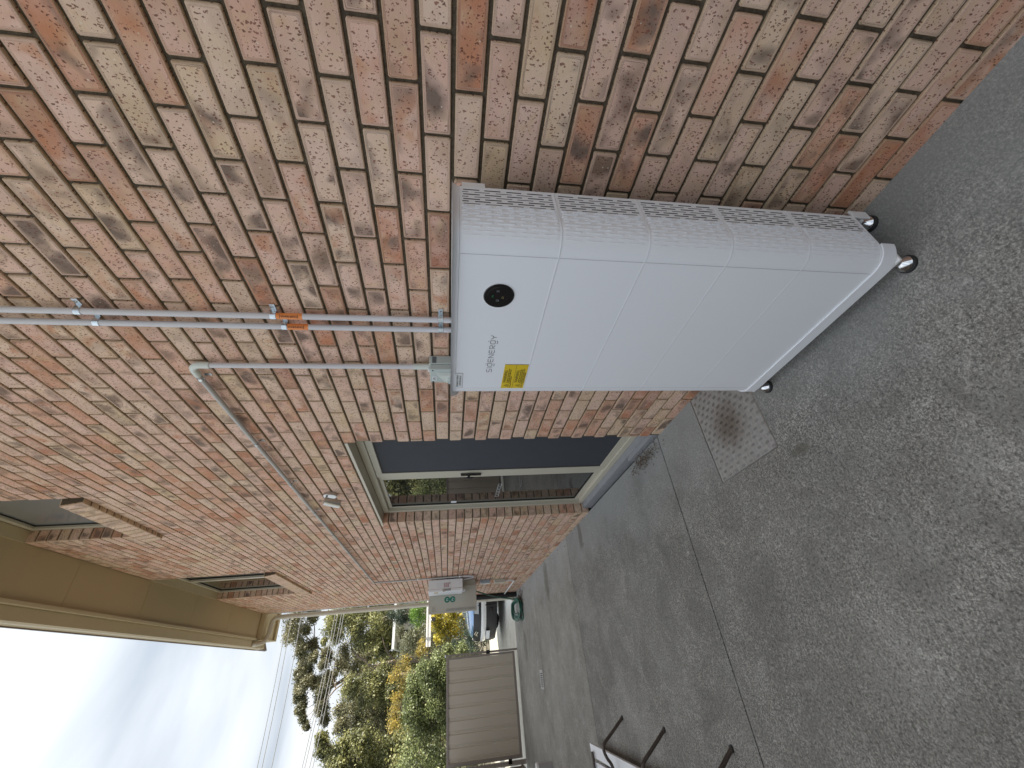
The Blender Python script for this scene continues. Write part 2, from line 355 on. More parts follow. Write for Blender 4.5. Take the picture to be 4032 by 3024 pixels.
def text(name, body, size, mat, parent, pos, X, Y, align='LEFT', sx=1.0, line=1.0):
    cu = bpy.data.curves.new(name, 'FONT'); cu.body = body; cu.size = size; cu.align_x = align; cu.extrude = 0.0002; cu.space_line = line
    cu.resolution_u = 3
    tmp = bpy.data.objects.new('tmp', cu); COL.objects.link(tmp)
    dg = bpy.context.evaluated_depsgraph_get(); me = bpy.data.meshes.new_from_object(tmp.evaluated_get(dg))
    bpy.data.objects.remove(tmp); bpy.data.curves.remove(cu)
    X = Vector(X).normalized(); Y = Vector(Y).normalized(); Zv = X.cross(Y)
    mm = Matrix.Identity(4)
    for i, a in enumerate((X*sx, Y, Zv)):
        for j in range(3): mm[j][i] = a[j]
    mm.translation = Vector(pos) - wloc(parent)
    me.transform(mm); me.materials.clear(); me.materials.append(mat); me.name = name
    o = bpy.data.objects.new(name, me); COL.objects.link(o); o.parent = parent; return o
def arc(c, a0, a1, r, n, ux, uy):
    c = Vector(c); ux = Vector(ux); uy = Vector(uy)
    return [c + ux*(r*math.cos(a0+(a1-a0)*i/n)) + uy*(r*math.sin(a0+(a1-a0)*i/n)) for i in range(n+1)]

# ------------------------------------------------------------------ ground
B().box(-120, 120, -80, 260, GZ-0.5, GZ-0.06).build('ground', M_SOIL, kind='structure')
pav = B().box(-2.98, 0.10, -5.0, 10.22, GZ-0.06, GZ-0.045).build('concrete_paving', M_BLK, kind='structure')
PX = (-0.557, -0.001, 1.112, 1.590)      # hole for the tread plate
yj = [(-5.0, -1.0, 'm'), (-0.994, 2.085, 'p'), (2.095, 4.945, 'm'), (4.955, 7.498, 'l'), (7.508, 10.205, 'l')]
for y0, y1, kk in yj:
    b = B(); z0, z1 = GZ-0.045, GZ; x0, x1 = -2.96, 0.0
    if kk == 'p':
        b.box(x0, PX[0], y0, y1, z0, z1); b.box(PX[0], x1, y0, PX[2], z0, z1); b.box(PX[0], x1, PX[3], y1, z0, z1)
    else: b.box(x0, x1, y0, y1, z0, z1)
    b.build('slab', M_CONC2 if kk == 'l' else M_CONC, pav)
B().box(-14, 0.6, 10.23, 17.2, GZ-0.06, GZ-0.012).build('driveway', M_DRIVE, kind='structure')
# hill behind the gardens
hv = []; hf = []; nx, ny = 41, 30
for j in range(ny):
    for i in range(nx):
        x = -60+120*i/(nx-1); y = 24+110*j/(ny-1)
        hv.append((x, y, GZ-0.2+min(10.0, max(0, (y-27))*0.16)+0.5*math.sin(x*0.3+y*0.17)*min(1, (y-24)/20)))
for j in range(ny-1):
    for i in range(nx-1): a = j*nx+i; hf.append((a, a+1, a+nx+1, a+nx))
hb = B(); hb.v = hv; hb.f = hf; hb.build('hill', plain('hill_scrub', (0.07, 0.08, 0.035), 0.95, var=0.5, scale=0.5, bmp=0.4, bs=3), kind='structure', smooth=True)

# ------------------------------------------------------------------ house
house = thing('brick_house', 'two storey pink and tan brick house with brown eaves and a glass sliding door', 'house', (0, 9.87, GZ))
C, H = 0.086, 0.1206
Y0, Y1 = -3.2, 9.87
WALLTOP = 3.785
# openings: y0, y1, z0, z1
OPN = [(2.078, 3.90, -2.0, 0.684), (2.885, 3.92, 2.70, 9), (5.86, 7.685, 2.327, 9)]
# frame that covers bricks hidden behind the battery
def hidden(p):
    d = p - CAM
    for i in range(1, 40):
        q_ = CAM + d*(i/40)
        if -0.31 < q_.x < -0.09 and 0.235 < q_.y < 1.04 and -1.5 < q_.z < -0.02: return True
    return False
def proj(p):
    d = Vector(p) - CAM; k = d.dot(fw)
    if k < 0.05: return None
    return (2016 - F_PX*d.dot(up)/k, 1512 - F_PX*d.dot(rt)/k)
def seen_area(p4):
    q_ = [proj(p) for p in p4]
    if None in q_: return 0
    q_ = [(min(4032, max(0, a)), min(3024, max(0, b_))) for a, b_ in q_]
    A = 0
    for i in range(4): A += q_[i][0]*q_[(i+1) % 4][1]-q_[(i+1) % 4][0]*q_[i][1]
    return abs(A)/2
def brick_geo(b, o, U, V, W, lu, lv, depth, rnd, edgebias=0.0):
    """o corner, U along, V up, W outward; lu x lv face, eight-sided arris, wobbling face"""
    o = Vector(o); U = Vector(U); V = Vector(V); W = Vector(W)
    c1 = 0.0015+0.003*random.random(); c2 = 0.0020; n = len(b.v)
    tl = [(random.random()-0.5)*0.003 for _ in range(3)]
    def outl(i, c):
        return [(c+i, i), (lu-c-i, i), (lu-i, c+i), (lu-i, lv-c-i), (lu-c-i, lv-i), (c+i, lv-i), (i, lv-c-i), (i, c+i)]
    rings = [(0, -depth, 1.0), (0, -0.003, 1.0), (c2, 0.0, 0.9), (0.009, 0.0003, 0.0)]
    for ins, h, e_ in rings:
        for u, v in outl(ins, c1):
            hh = h + (tl[0]*(u/lu-0.5)+tl[1]*(v/lv-0.5)+tl[2]*0.4 if h > -0.01 else 0)
            b.v.append(tuple(o+U*u+V*v+W*hh)); b.a.append(rnd); b.b.append((u*1.0, v*1.0, e_))
    for k in range(len(rings)-1):
        for i in range(8):
            a = n+k*8+i; c_ = n+k*8+(i+1) % 8; b.f.append((a, c_, c_+8, a+8))
    b.f.append(tuple(n+24+i for i in range(8)))
jobs = []
UY, UZ, WX = (0, 1, 0), (0, 0, 1), (-1, 0, 0)
def rr(): return (random.random(), random.random(), random.random())
cd_off = {}
for kb in range(-18, 44):
    za, zb = kb*C+0.0056+random.uniform(-.0006, .0006), (kb+1)*C-0.0056+random.uniform(-.0006, .0006)
    dlt = (0.045 if kb < 8 else -0.065) + random.uniform(-0.05, 0.05)
    za = max(za, GZ-0.02); zb = min(zb, WALLTOP)
    if zb-za < 0.012: continue
    par = 1 if kb % 2 == 0 else 0
    h = -28 + (1-par) + (0 if (-28+(1-par)) % 2 == par else 1)
    js = []
    hh = -27 if par else -28
    while hh*H < Y1+0.3:
        js.append(hh*H + dlt*H + random.uniform(-0.0025, 0.0025)); hh += 2
    for ja, jb in zip(js[:-1], js[1:]):
        segs = [(max(ja+0.0052, Y0), min(jb-0.0052, Y1), za, zb)]
        for oy0, oy1, oz0, oz1 in OPN:
            ns = []
            for a, b_, c_, d_ in segs:
                if d_ <= oz0 or c_ >= oz1 or b_ <= oy0 or a >= oy1: ns.append((a, b_, c_, d_)); continue
                if a < oy0: ns.append((a, oy0, c_, d_))
                if b_ > oy1: ns.append((oy1, b_, c_, d_))
                ia, ib = max(a, oy0), min(b_, oy1)
                if c_ < oz0-0.012: ns.append((ia, ib, c_, oz0-0.006))
                if d_ > oz1+0.012: ns.append((ia, ib, oz1+0.004, d_))
            segs = ns
        for a, b_, c_, d_ in segs:
            if b_-a < 0.022 or d_-c_ < 0.010: continue
            jobs.append(((0, a, c_), UY, UZ, WX, b_-a, d_-c_, 0.05, rr()))
# returns of the far jambs (bricks seen end on)
def jamb(y, z0, z1):
    kb = math.floor(z0/C)
    while kb*C < z1:
        a = max(kb*C+0.005, z0); b_ = min((kb+1)*C-0.005, z1)
        if b_-a > 0.012: jobs.append(((0.0525, y, a), (1, 0, 0), UZ, (0, -1, 0), 0.052, b_-a, 0.05, rr()))
        kb += 1
def jamb_full(y, z0, z1):
    kb = math.floor(z0/C)
    while kb*C < z1:
        a = max(kb*C+0.005, z0); b_ = min((kb+1)*C-0.005, z1)
        if b_-a > 0.012: jobs.append(((0.0015, y, a), (1, 0, 0), UZ, (0, -1, 0), 0.106, b_-a, 0.04, rr()))
        kb += 1
jamb_full(3.8965, GZ, 0.66); jamb_full(3.9165, 2.80, WALLTOP); jamb_full(7.6815, 2.42, WALLTOP)
scored = []
for j in jobs:
    o, U, V, W, lu, lv = [Vector(t_) if isinstance(t_, tuple) else t_ for t_ in j[:6]]
    ar = seen_area([o, o+U*lu, o+U*lu+V*lv, o+V*lv])
    if ar > 0 and hidden(o+U*lu/2+V*lv/2): ar = 0
    scored.append((ar, j))
scored.sort(key=lambda t_: -t_[0])
for ar, j in scored[:298]:
    b = B(); brick_geo(b, *j); b.build('brick', M_BRICK, house)
b = B()
for ar, j in scored[298:]: brick_geo(b, *j)
b.build('brickwork', M_BRICK, house, kind='stuff')
# mortar bed, recessed behind the brick faces
b = B(); xm = 0.010
ys = sorted({Y0, Y1, 2.078, 3.90, 2.885, 3.92, 5.86, 7.685}); zs = sorted({GZ-0.05, 0.684, 2.695, 2.322, WALLTOP+0.1})
for ya, yb in zip(ys[:-1], ys[1:]):
    for za, zb in zip(zs[:-1], zs[1:]):
        cy, cz = (ya+yb)/2, (za+zb)/2
        if any(o[0] < cy < o[1] and o[2] < cz < o[3] for o in OPN): continue
        b.quad((xm, ya, za), (xm, ya, zb), (xm, yb, zb), (xm, yb, za))
for oy0, oy1, oz0, oz1 in OPN:
    z0, z1 = max(oz0, GZ), min(oz1, WALLTOP)
    b.quad((xm, oy1+0.005, z0), (0.3, oy1+0.005, z0), (0.3, oy1+0.005, z1), (xm, oy1+0.005, z1))
    b.quad((xm, oy0-0.002, z0), (xm, oy0-0.002, z1), (0.3, oy0-0.002, z1), (0.3, oy0-0.002, z0))
b.build('mortar', M_MORTAR, house)
# body of the house behind, end wall and rear
b = B()
b.box(0.02, 9.0, 9.80, 9.868, GZ-0.05, 3.78); b.box(9.0, 9.2, -9, 9.868, GZ-0.05, 3.78); b.box(0.02, 9.0, -9.0, -8.8, GZ-0.05, 3.78); b.box(0.0, 0.2, -8.99, -3.22, GZ-0.05, 3.78)
b.build('wall', plain('plain_brown_wall', (0.36, 0.26, 0.20), 0.9), house)
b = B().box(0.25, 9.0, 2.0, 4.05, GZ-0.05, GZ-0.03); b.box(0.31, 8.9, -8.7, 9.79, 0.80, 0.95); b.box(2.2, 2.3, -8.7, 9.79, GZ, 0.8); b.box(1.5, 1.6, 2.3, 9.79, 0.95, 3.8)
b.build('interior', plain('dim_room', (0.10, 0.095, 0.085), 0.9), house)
# roof, soffit, fascia, gutter
b = B()
b.quad((-0.62, -9.2, 3.93), (-0.62, 10.80, 3.93), (4.5, 10.80, 5.9), (4.5, -9.2, 5.9)); b.quad((4.5, -9.2, 5.9), (4.5, 10.80, 5.9), (9.6, 10.80, 3.93), (9.6, -9.2, 3.93))
rf = b.build('roof', M_ROOF, house)
sm_ = rf.modifiers.new('thick', 'SOLIDIFY'); sm_.thickness = 0.04; sm_.offset = 1
jy = [-9.1, 1.2, 2.45, 3.55, 4.66, 5.90, 7.12, 8.35, 9.77]
for a, b_ in zip(jy[:-1], jy[1:]):
    B().box(-0.436, -0.001, a+0.002, b_-0.002, 3.786, 3.795).build('soffit_panel', M_SOFFIT, house)
B().box(-0.45, 9.0, -9.1, 9.79, 3.797, 3.83).build('soffit_backing', M_SOFFIT, house)
B().box(-0.475, -0.437, -9.1, 9.80, 3.755, 3.92).build('fascia', M_FASCIA, house, bevel=0.006)
B().box(-0.45, 9.0, 10.45, 10.56, 3.66, 3.95).box(-0.45, 9.0, 9.80, 10.449, 3.70, 3.72).box(-0.47, -0.451, 9.801, 10.56, 3.66, 3.93).box(-0.45, -0.001, 9.775, 9.798, 3.70, 3.796).build('verge_box', plain('verge_cream', (0.56, 0.47, 0.30), 0.6, var=0.03), house)
gt = B(); prof = [(-0.478, 3.90), (-0.478, 3.80), (-0.590, 3.795), (-0.604, 3.82), (-0.604, 3.885), (-0.612, 3.905), (-0.600, 3.915)]
for i in range(len(prof)-1):
    (xa, za), (xb, zb) = prof[i], prof[i+1]; gt.quad((xa, -9.1, za), (xb, -9.1, zb), (xb, 10.32, zb), (xa, 10.32, za))
n = len(gt.v); gt.v += [(x, 10.32, z) for x, z in prof]; gt.f.append(tuple(range(n, n+len(prof))))
gt.build('gutter', M_FASCIA, house)
B().box(-0.622, -0.606, -9.1, 10.22, 3.905, 3.932).build('gutter_lip', M_ROOF, house)
# lintel angle above the door
B().box(-0.006, 0.10, 2.079, 3.99, 0.657, 0.677).build('lintel', M_CREAM, house)
# downpipe at the corner
pp = [(-0.075, 9.93, GZ+0.10), (-0.075, 9.93, 3.42)] + arc((-0.135, 9.93, 3.50), 0, math.pi/2, 0.08, 5, (1, 0, 0), (0, 0, 1)) + [(-0.36, 9.93, 3.62), (-0.44, 9.91, 3.64), (-0.50, 9.86, 3.66), (-0.535, 9.78, 3.69), (-0.545, 9.70, 3.74), (-0.545, 9.68, 3.81)]
pp[2:8] = [(-0.078, 9.93, 3.50), (-0.095, 9.93, 3.56), (-0.13, 9.93, 3.595), (-0.19, 9.93, 3.61)]
pp = [(-0.15, 9.86, GZ+0.03), (-0.10, 9.91, GZ+0.05)] + pp
dp = B().tube(pp, 0.044, 14).build('downpipe', M_CREAM, house, smooth=True)
for z in (-0.9, 1.0, 2.6):
    B().lathe((-0.075, 9.93, z), (0, 0, 1), [(0, 0.047), (0.03, 0.047)], 14).build('pipe_collar', M_CREAM, dp)
B().box(-0.012, 0.0, 9.862, 9.89, -0.4, 3.66).build('corner_strip', M_WHITE2, house)  # thin white strip up the house corner

# upstairs windows, each with its frame, panes and a rowlock brick sill
def window(y0, y1, zs_, split, gm):
    wd = B().box(0.156, 0.17, y0, y1, zs_+0.02, WALLTOP-0.01).build('window', M_FRAME, house)
    # the body above is the backing panel; visible members follow
    f = B(); z0, z1 = zs_+0.0, 3.765; fx = (0.100, 0.153)
    f.box(*fx, y0+0.002, y0+0.045, z0, z1); f.box(*fx, y1-0.055, y1-0.006, z0, z1); f.box(*fx, y0+0.046, y1-0.056, z1-0.05, z1); f.box(*fx, y0+0.046, y1-0.056, z0, z0+0.04)
    if split: f.box(0.095, 0.149, split-0.035, split+0.035, z0+0.041, z1-0.051)
    f.build('frame', M_FRAME, wd, bevel=0.003)
    ed = [y0+0.046] + ([split-0.036, split+0.036] if split else []) + [y1-0.056]
    for i in range(0, len(ed), 2):
        B().box(0.130, 0.136, ed[i], ed[i+1], z0+0.041, z1-0.051).build('pane', gm, wd)
        B().box(0.121, 0.1295, ed[i], ed[i]+0.008, z0+0.041, z1-0.051).box(0.121, 0.1295, ed[i+1]-0.008, ed[i+1], z0+0.041, z1-0.051).box(0.121, 0.1295, ed[i]+0.009, ed[i+1]-0.009, z1-0.060, z1-0.052).build('gasket', M_BLK, wd)
    B().box(-0.002, 0.099, y0+0.002, y1-0.002, 3.77, 3.784).build('head_trim', M_FASCIA, wd)
    # sill bricks on edge, tipped outward
    ang = R(9); Wd = Vector((-math.cos(ang), 0, -math.sin(ang))); Vd = Vector((-math.sin(ang), 0, math.cos(ang)))
    nb = round((y1-y0+0.01)/C); pitch = (y1-y0+0.004)/nb
    for i in range(nb):
        ya = y0+i*pitch+0.003
        b = B(); face = Vector((-0.034, ya, zs_-0.172))
        brick_geo(b, face, (0, 1, 0), Vd, Wd, pitch-0.009, 0.145, 0.17, rr()[:0] + (random.random()*0.35, random.random()*0.5, random.random()*0.6))
        b.build('sill_brick', M_BRICK, house)
    B().obox(Vector((-0.026, y0+0.002, zs_-0.168)), Vector((0, y1-y0-0.004, 0)), Vd*0.136, -Wd*0.17).build('sill_mortar', M_MORTAR, wd)
window(2.885, 3.92, 2.826, None, M_GLASSW)
window(5.86, 7.685, 2.453, 6.66, M_GLASS)

# sliding door
sdm = B(); fx = (0.10, 0.17)
sdm.box(*fx, 2.080, 2.130, -1.475, 0.655); sdm.box(*fx, 3.845, 3.890, -1.475, 0.655); sdm.box(*fx, 2.131, 3.844, 0.600, 0.655); sdm.box(*fx, 2.131, 3.844, -1.475, -1.425)
door = sdm.build('sliding_door', M_FRAME, house, bevel=0.003)
f = B(); f.box(0.112, 0.130, 2.132, 2.20, -1.424, 0.599); f.box(0.112, 0.130, 2.885, 2.965, -1.424, 0.599); f.box(0.112, 0.130, 2.201, 2.884, 0.548, 0.599); f.box(0.112, 0.130, 2.201, 2.884, -1.424, -1.365)
f.build('screen_frame', M_FRAME, door, bevel=0.002)
B().box(0.118, 0.122, 2.201, 2.884, -1.364, 0.547).build('flyscreen', M_SCREEN, door)
B().box(0.1165, 0.1175, 2.2005, 2.214, -1.363, 0.546).box(0.1165, 0.1175, 2.871, 2.8835, -1.363, 0.546).box(0.1165, 0.1175, 2.215, 2.870, 0.534, 0.5465).build('screen_spline', M_BLK, door)
f = B(); f.box(0.132, 0.160, 2.966, 3.075, -1.424, 0.599); f.box(0.132, 0.160, 3.812, 3.8445, -1.424, 0.599); f.box(0.132, 0.160, 3.076, 3.811, 0.565, 0.599); f.box(0.132, 0.160, 3.076, 3.811, -1.424, -1.375)
f.build('sash_frame', M_FRAME, door, bevel=0.002)
B().box(0.141, 0.147, 3.076, 3.811, -1.374, 0.564).build('pane', M_GLASS, door)
B().box(0.1355, 0.140, 3.797, 3.811, -1.374, 0.564).box(0.1355, 0.140, 3.077, 3.796, -1.374, -1.362).box(0.1355, 0.140, 3.077, 3.083, -1.36, 0.564).build('gasket', M_BLK, door)
hd = B().box(0.094, 0.111, 2.93, 2.958, -0.285, -0.105).build('handle', M_BLKGLOSS, door, bevel=0.004)
B().box(0.070, 0.094, 2.915, 2.965, -0.185, -0.165).box(0.062, 0.075, 2.925, 2.94, -0.215, -0.155).build('latch', M_BLK, hd, bevel=0.003)
B().box(0.139, 0.1405, 3.735, 3.79, -0.085, -0.03).build('safety_label', M_PAPER, door)
# etched safety rectangles across the glass
b = B()
for i in range(5):
    ya = 3.30+i*0.075
    for q_ in ((ya, ya+0.055, -0.512, -0.509), (ya, ya+0.055, -0.480, -0.477), (ya, ya+0.002, -0.509, -0.480), (ya+0.053, ya+0.055, -0.509, -0.480)): b.box(0.1392, 0.1402, *q_)
b.build('safety_marking', M_PAPER, door)
B().box(0.045, 0.25, 2.079, 3.895, GZ-0.05, -1.477).build('door_step', M_STEPC, house, bevel=0.004)
B().box(0.012, 0.25, 2.079, 2.56, GZ-0.05, -1.487).build('door_step', M_STEPC, house, bevel=0.004)

# ------------------------------------------------------------------ debris by the step
rng = np.random.default_rng(5)
def litter(name, cx, cy, sx, sy, n, col, size, label=None):
    b = B()
    for i in range(n):
        x = cx+rng.normal()*sx; y = cy+rng.normal()*sy; a = rng.random()*6.28; s_ = size*(0.5+rng.random()); z = GZ+0.002+rng.random()*0.012
        dx, dy = math.cos(a)*s_, math.sin(a)*s_
        b.quad((x-dx, y-dy, z), (x+dy*0.35, y-dx*0.35, z+0.004), (x+dx, y+dy, z+0.002), (x-dy*0.35, y+dx*0.35, z+0.006))
    return b.build(name, col, kind='stuff')
litter('leaf_litter', -0.06, 2.36, 0.035, 0.13, 420, plain('dead_leaves', (0.12, 0.08, 0.05), 0.9, var=0.5, scale=60), 0.008)
litter('dirt_crumbs', -0.05, 6.6, 0.05, 1.0, 90, plain('dead_leaves_dark', (0.07, 0.055, 0.035), 0.9, var=0.5, scale=60), 0.010)
litter('leaf_litter', -0.14, 9.0, 0.06, 0.25, 200, plain('dead_leaves_brown', (0.14, 0.08, 0.05), 0.9, var=0.5, scale=60), 0.014)

# ------------------------------------------------------------------ tread plate over a pit in the paving
tp = thing('tread_plate', 'silver chequer tread plate cover set in the concrete beside the white battery stack', 'plate', (-0.28, 1.35, GZ))
B().box(-0.551, -0.006, 1.118, 1.584, GZ-0.012, GZ-0.001).build('cover', M_PLATE, tp)
b = B(); b.box(-0.5568, -0.5535, 1.1122, 1.5898, GZ-0.02, GZ+0.0008); b.box(-0.5534, -0.001, 1.1122, 1.1155, GZ-0.02, GZ+0.0008); b.box(-0.5534, -0.001, 1.5865, 1.5898, GZ-0.02, GZ+0.0008)
b.build('rim', M_STEEL, tp)
b = B(); P_ = 0.0305
for i in range(20):
    for j in range(17):
        cx = -0.5385+i*P_; cy = 1.131+j*P_
        if cx > -0.018 or cy > 1.574: continue
        L_ = 0.0130
        for k in range(5):
            o_ = (k-2)*0.0058; wv = 0.0014; hgt = 0.0028; ll = L_*(1.0 if k in (1, 2, 3) else 0.86)
            zt, zb = GZ+hgt-0.001, GZ-0.0012
            if (i+j) % 2 == 0: p = [(cx-ll, cy+o_), (cx, cy+o_-wv), (cx+ll, cy+o_), (cx, cy+o_+wv)]
            else: p = [(cx+o_, cy-ll), (cx+o_+wv, cy), (cx+o_, cy+ll), (cx+o_-wv, cy)]
            n = len(b.v); b.v += [(x, y, zb+0.0004) for x, y in p] + [(cx if False else sum(q_[0] for q_ in p)/4, sum(q_[1] for q_ in p)/4, zt+0.0006)]
            b.f += [(n, n+1, n+4), (n+1, n+2, n+4), (n+2, n+3, n+4), (n+3, n, n+4)]
b.build('tread_bars', M_PLATE, tp, kind='stuff')

# ------------------------------------------------------------------ battery stack
bat = thing('home_battery', 'tall white stacked home battery standing on chrome feet against the brick wall', 'battery', (-0.2, 0.636, GZ))
YN, YF, XB, XF = 0.218, 1.054, -0.094, -0.310
def plan_profile():
    pts = [(XB, YN)]
    x = XB
    while x > -0.235: x -= 0.0016; pts.append((x, YN))
    # quarter curve into the front
    for i in range(1, 49):
        a = i/48*math.pi/2
        pts.append((-0.2378-(0.3095-0.2378)*math.sin(a)**0.92, YN+0.075*(1-math.cos(a)**0.92) if i < 48 else YN+0.075))
    for i in range(1, 17): pts.append((XF, YN+0.075+(YF-YN-0.15)*i/16))
    for i in range(1, 13):
        a = math.pi/2-i/12*math.pi/2
        pts.append((-0.2378-(0.3095-0.2378)*math.sin(a), YF-0.075+0.075*math.cos(a)))
    pts.append((XB, YF)); return pts
PP = plan_profile()
SL = [0.0]
for a, b_ in zip(PP[:-1], PP[1:]): SL.append(SL[-1]+math.dist(a, b_))
NRM = []
for i in range(len(PP)):
    a = PP[max(0, i-1)]; b_ = PP[min(len(PP)-1, i+1)]; dx, dy = b_[0]-a[0], b_[1]-a[1]; l = math.hypot(dx, dy) or 1
    NRM.append((dy/l, -dx/l))      # points outward for this winding
def dropy(y): return 0.026*max(0.0, (y-(YF-0.055))/0.055)**2
def module(z0, z1, name, top_round=False, **kw):
    """skin of one module: open louvre slots near the wall, shallow dimple rows further forward"""
    zt, zb = z1-0.0004, z0+0.0004
    nz = int((zt-zb)/0.003); zz = [zb+(zt-zb)*i/nz for i in range(nz+1)]
    pitch_s, first = 0.0118, 0.0172
    def rowof(s):   # row index when s falls in a slot row
        r_ = (s-first)/pitch_s; k = round(r_)
        return k if abs(r_-k)*pitch_s < (0.0022 if k < 7 else 0.0014) and 0 <= k < 17 else None
    LZ, GAP = 0.047, 0.0175
    def inslot(k, z):
        ph = ((zt-0.012)-z + (0.5 if k % 2 else 0)*(LZ+GAP))/(LZ+GAP)
        if z > zt-0.009 or z < zb+0.009: return False
        return (ph % 1.0) < LZ/(LZ+GAP)
    def endness(k, z):
        ph = (((zt-0.012)-z + (0.5 if k % 2 else 0)*(LZ+GAP))/(LZ+GAP)) % 1.0
        e_ = min(ph, LZ/(LZ+GAP)-ph)*(LZ+GAP); return e_
    b = B(); nsp = len(PP)
    rows = [rowof(s) if s < 0.24 else None for s in SL]
    for i, (x, y) in enumerate(PP):
        for z in zz:
            d = 0.0
            # tiny roll-over at the seams
            e_ = min(zt-z, z-zb)
            if e_ < 0.0029: d -= 0.0007*(1-e_/0.003)
            if rows[i] is not None and rows[i] >= 7 and inslot(rows[i], z):
                k = rows[i]; dep = 0.0045*(1-(k-7)/14); d -= dep
            b.v.append((x+NRM[i][0]*d, y+NRM[i][1]*d, min(z, zt-dropy(y)) if top_round else z))
    m_ = len(zz)
    for i in range(nsp-1):
        sm = (SL[i]+SL[i+1])/2; k = rowof(sm) if sm < 0.094 else None
        for j in range(m_-1):
            if k is not None and k < 7 and inslot(k, (zz[j]+zz[j+1])/2): continue
            a = i*m_+j; b.f.append((a, a+m_, a+m_+1, a+1))
    for j in (0, m_-1): b.f.append(tuple(i*m_+j for i in range(nsp)))
    o = b.build(name, M_WHITE, bat, smooth='auto', **kw)
    # closed floor and ceiling of the module and dark liner behind the slots
    c = B(); ring = [(x+NRM[i][0]*-0.002, y+NRM[i][1]*-0.002) for i, (x, y) in enumerate(PP)]
    n = len(c.v)
    lin = [(x, y) for x, y in ((XB+0.001, YN+0.012), (-0.19, YN+0.012))]
    c.quad((XB+0.001, YN+0.010, zb), (-0.20, YN+0.010, zb), (-0.20, YN+0.010, zt), (XB+0.001, YN+0.010, zt))
    c.quad((XB, YN, zb), (XB, YF, zb), (XB, YF, zt), (XB, YN, zt))
    c.build('liner', M_DARKGAP, o)
    for yf in (0.2935, 0.9765): B().box(XF-0.0003, XF+0.001, yf-0.0005, yf+0.0005, zb+0.002, zt-0.002).build('fold_line', M_SEAM2, o)
    return o
foldS = min(SL, key=lambda s: abs(s-(SL[-1]*0+ (0.0+ [SL[i] for i in range(len(PP)) if PP[i][0] == XF][0]+0.004))))
foldS2 = [SL[i] for i in range(len(PP)) if PP[i][0] == XF][-1]
ZM = [-0.012, -0.309, -0.580, -0.852, -1.125, -1.395]
ctl = module(ZM[1], ZM[0]-0.006, 'controller_module', True)
mods = [module(ZM[i+1], ZM[i], 'battery_module') for i in range(1, 5)]
# top cap with softened edge
c = B(); n = 0
rings = [(0.0, ZM[0]-0.0057), (0.0, ZM[0]-0.003), (0.003, ZM[0]+0.004), (0.008, ZM[0]+0.010), (0.014, ZM[0]+0.0135), (0.020, ZM[0]+0.0145)]
for ins, z in rings:
    for i, (x, y) in enumerate(PP): c.v.append((x-NRM[i][0]*ins, y-NRM[i][1]*ins, z-dropy(y-NRM[i][1]*ins)))
K = len(PP)
for r_ in range(len(rings)-1):
    for i in range(K-1): a = r_*K+i; c.f.append((a, a+1, a+K+1, a+K))
    a = r_*K; c.f.append((a+K-1, a, a+K, a+2*K-1))
c.f.append(tuple(range((len(rings)-1)*K, len(rings)*K)))
tcap = c.build('top_cap', M_WHITE, bat)
bm_ = bmesh.new(); bm_.from_mesh(tcap.data); bmesh.ops.recalc_face_normals(bm_, faces=bm_.faces); bm_.to_mesh(tcap.data); bm_.free()
tcap.data.shade_smooth(); tcap.data.set_sharp_from_angle(angle=R(40))
# base skirt: front band only
c = B(); idx = [i for i, (x, y) in enumerate(PP) if x < -0.250]
zt, zb = ZM[5]-0.0012, -1.446
for i in idx:
    x, y = PP[i]
    for dz, d in ((zt, 0.0), (zb, 0.0), (zb, 0.006), (zt, 0.006)): c.v.append((x-NRM[i][0]*d, y-NRM[i][1]*d, dz))
for q_ in range(len(idx)-1):
    for k in range(4): a = q_*4+k; b_ = q_*4+(k+1) % 4; c.f.append((a, b_, b_+4, a+4))
c.f.append((0, 1, 2, 3)); e_ = (len(idx)-1)*4; c.f.append((e_, e_+3, e_+2, e_+1))
c.build('base_skirt', M_WHITE, bat, smooth='auto')
B().box(-0.285, -0.10, YN+0.02, YF-0.02, -1.425, -1.398).build('base_tray', M_WHITE2, bat)
# feet and their brackets
for fx_, fy in ((-0.064, 0.261), (-0.288, 0.262), (-0.288, 1.003), (-0.064, 1.003)):
    ft = B().lathe((fx_, fy, GZ), (0, 0, 1), [(0.013, 0.026), (0.018, 0.0265), (0.036, 0.014), (0.040, 0.008), (0.098, 0.008)], 20).build('foot', M_CHROME, bat, smooth='auto')
    B().lathe((fx_, fy, GZ), (0, 0, 1), [(0.0, 0.030), (0.010, 0.030), (0.013, 0.027)], 20).build('rubber_pad', M_BLK, ft, smooth='auto')
    B().lathe((fx_, fy, GZ), (0, 0, 1), [(0.048, 0.013), (0.056, 0.013)], 6).build('nut', M_STEEL, ft)
    b = B().box(fx_-0.018, fx_+0.020, fy-0.030, fy+(0.042 if fy < 0.6 else 0.02), -1.462, -1.450)
    if fx_ < -0.1: b.box(fx_-0.012, fx_-0.006, *((fy-0.020, fy+0.10) if fy < 0.6 else (fy-0.10, fy+0.020)), -1.449, -1.427)
    else: b.box(fx_-0.032, fx_+0.004, fy-0.043, fy-0.034, -1.470, -1.398); b.box(-0.10, fx_+0.004, fy-0.033, fy+0.03, -1.449, -1.438)
    b.build('foot_bracket', M_WHITE2, bat, bevel=0.003)
B().box(-0.0935, -0.068, YN+0.001, YN+0.05, -0.098, -0.028).build('wall_bracket', M_WHITE2, bat, bevel=0.002)
B().box(-0.066, -0.002, YN+0.05, YN+0.09, -0.09, -0.035).build('wall_bracket', M_WHITE2, bat)
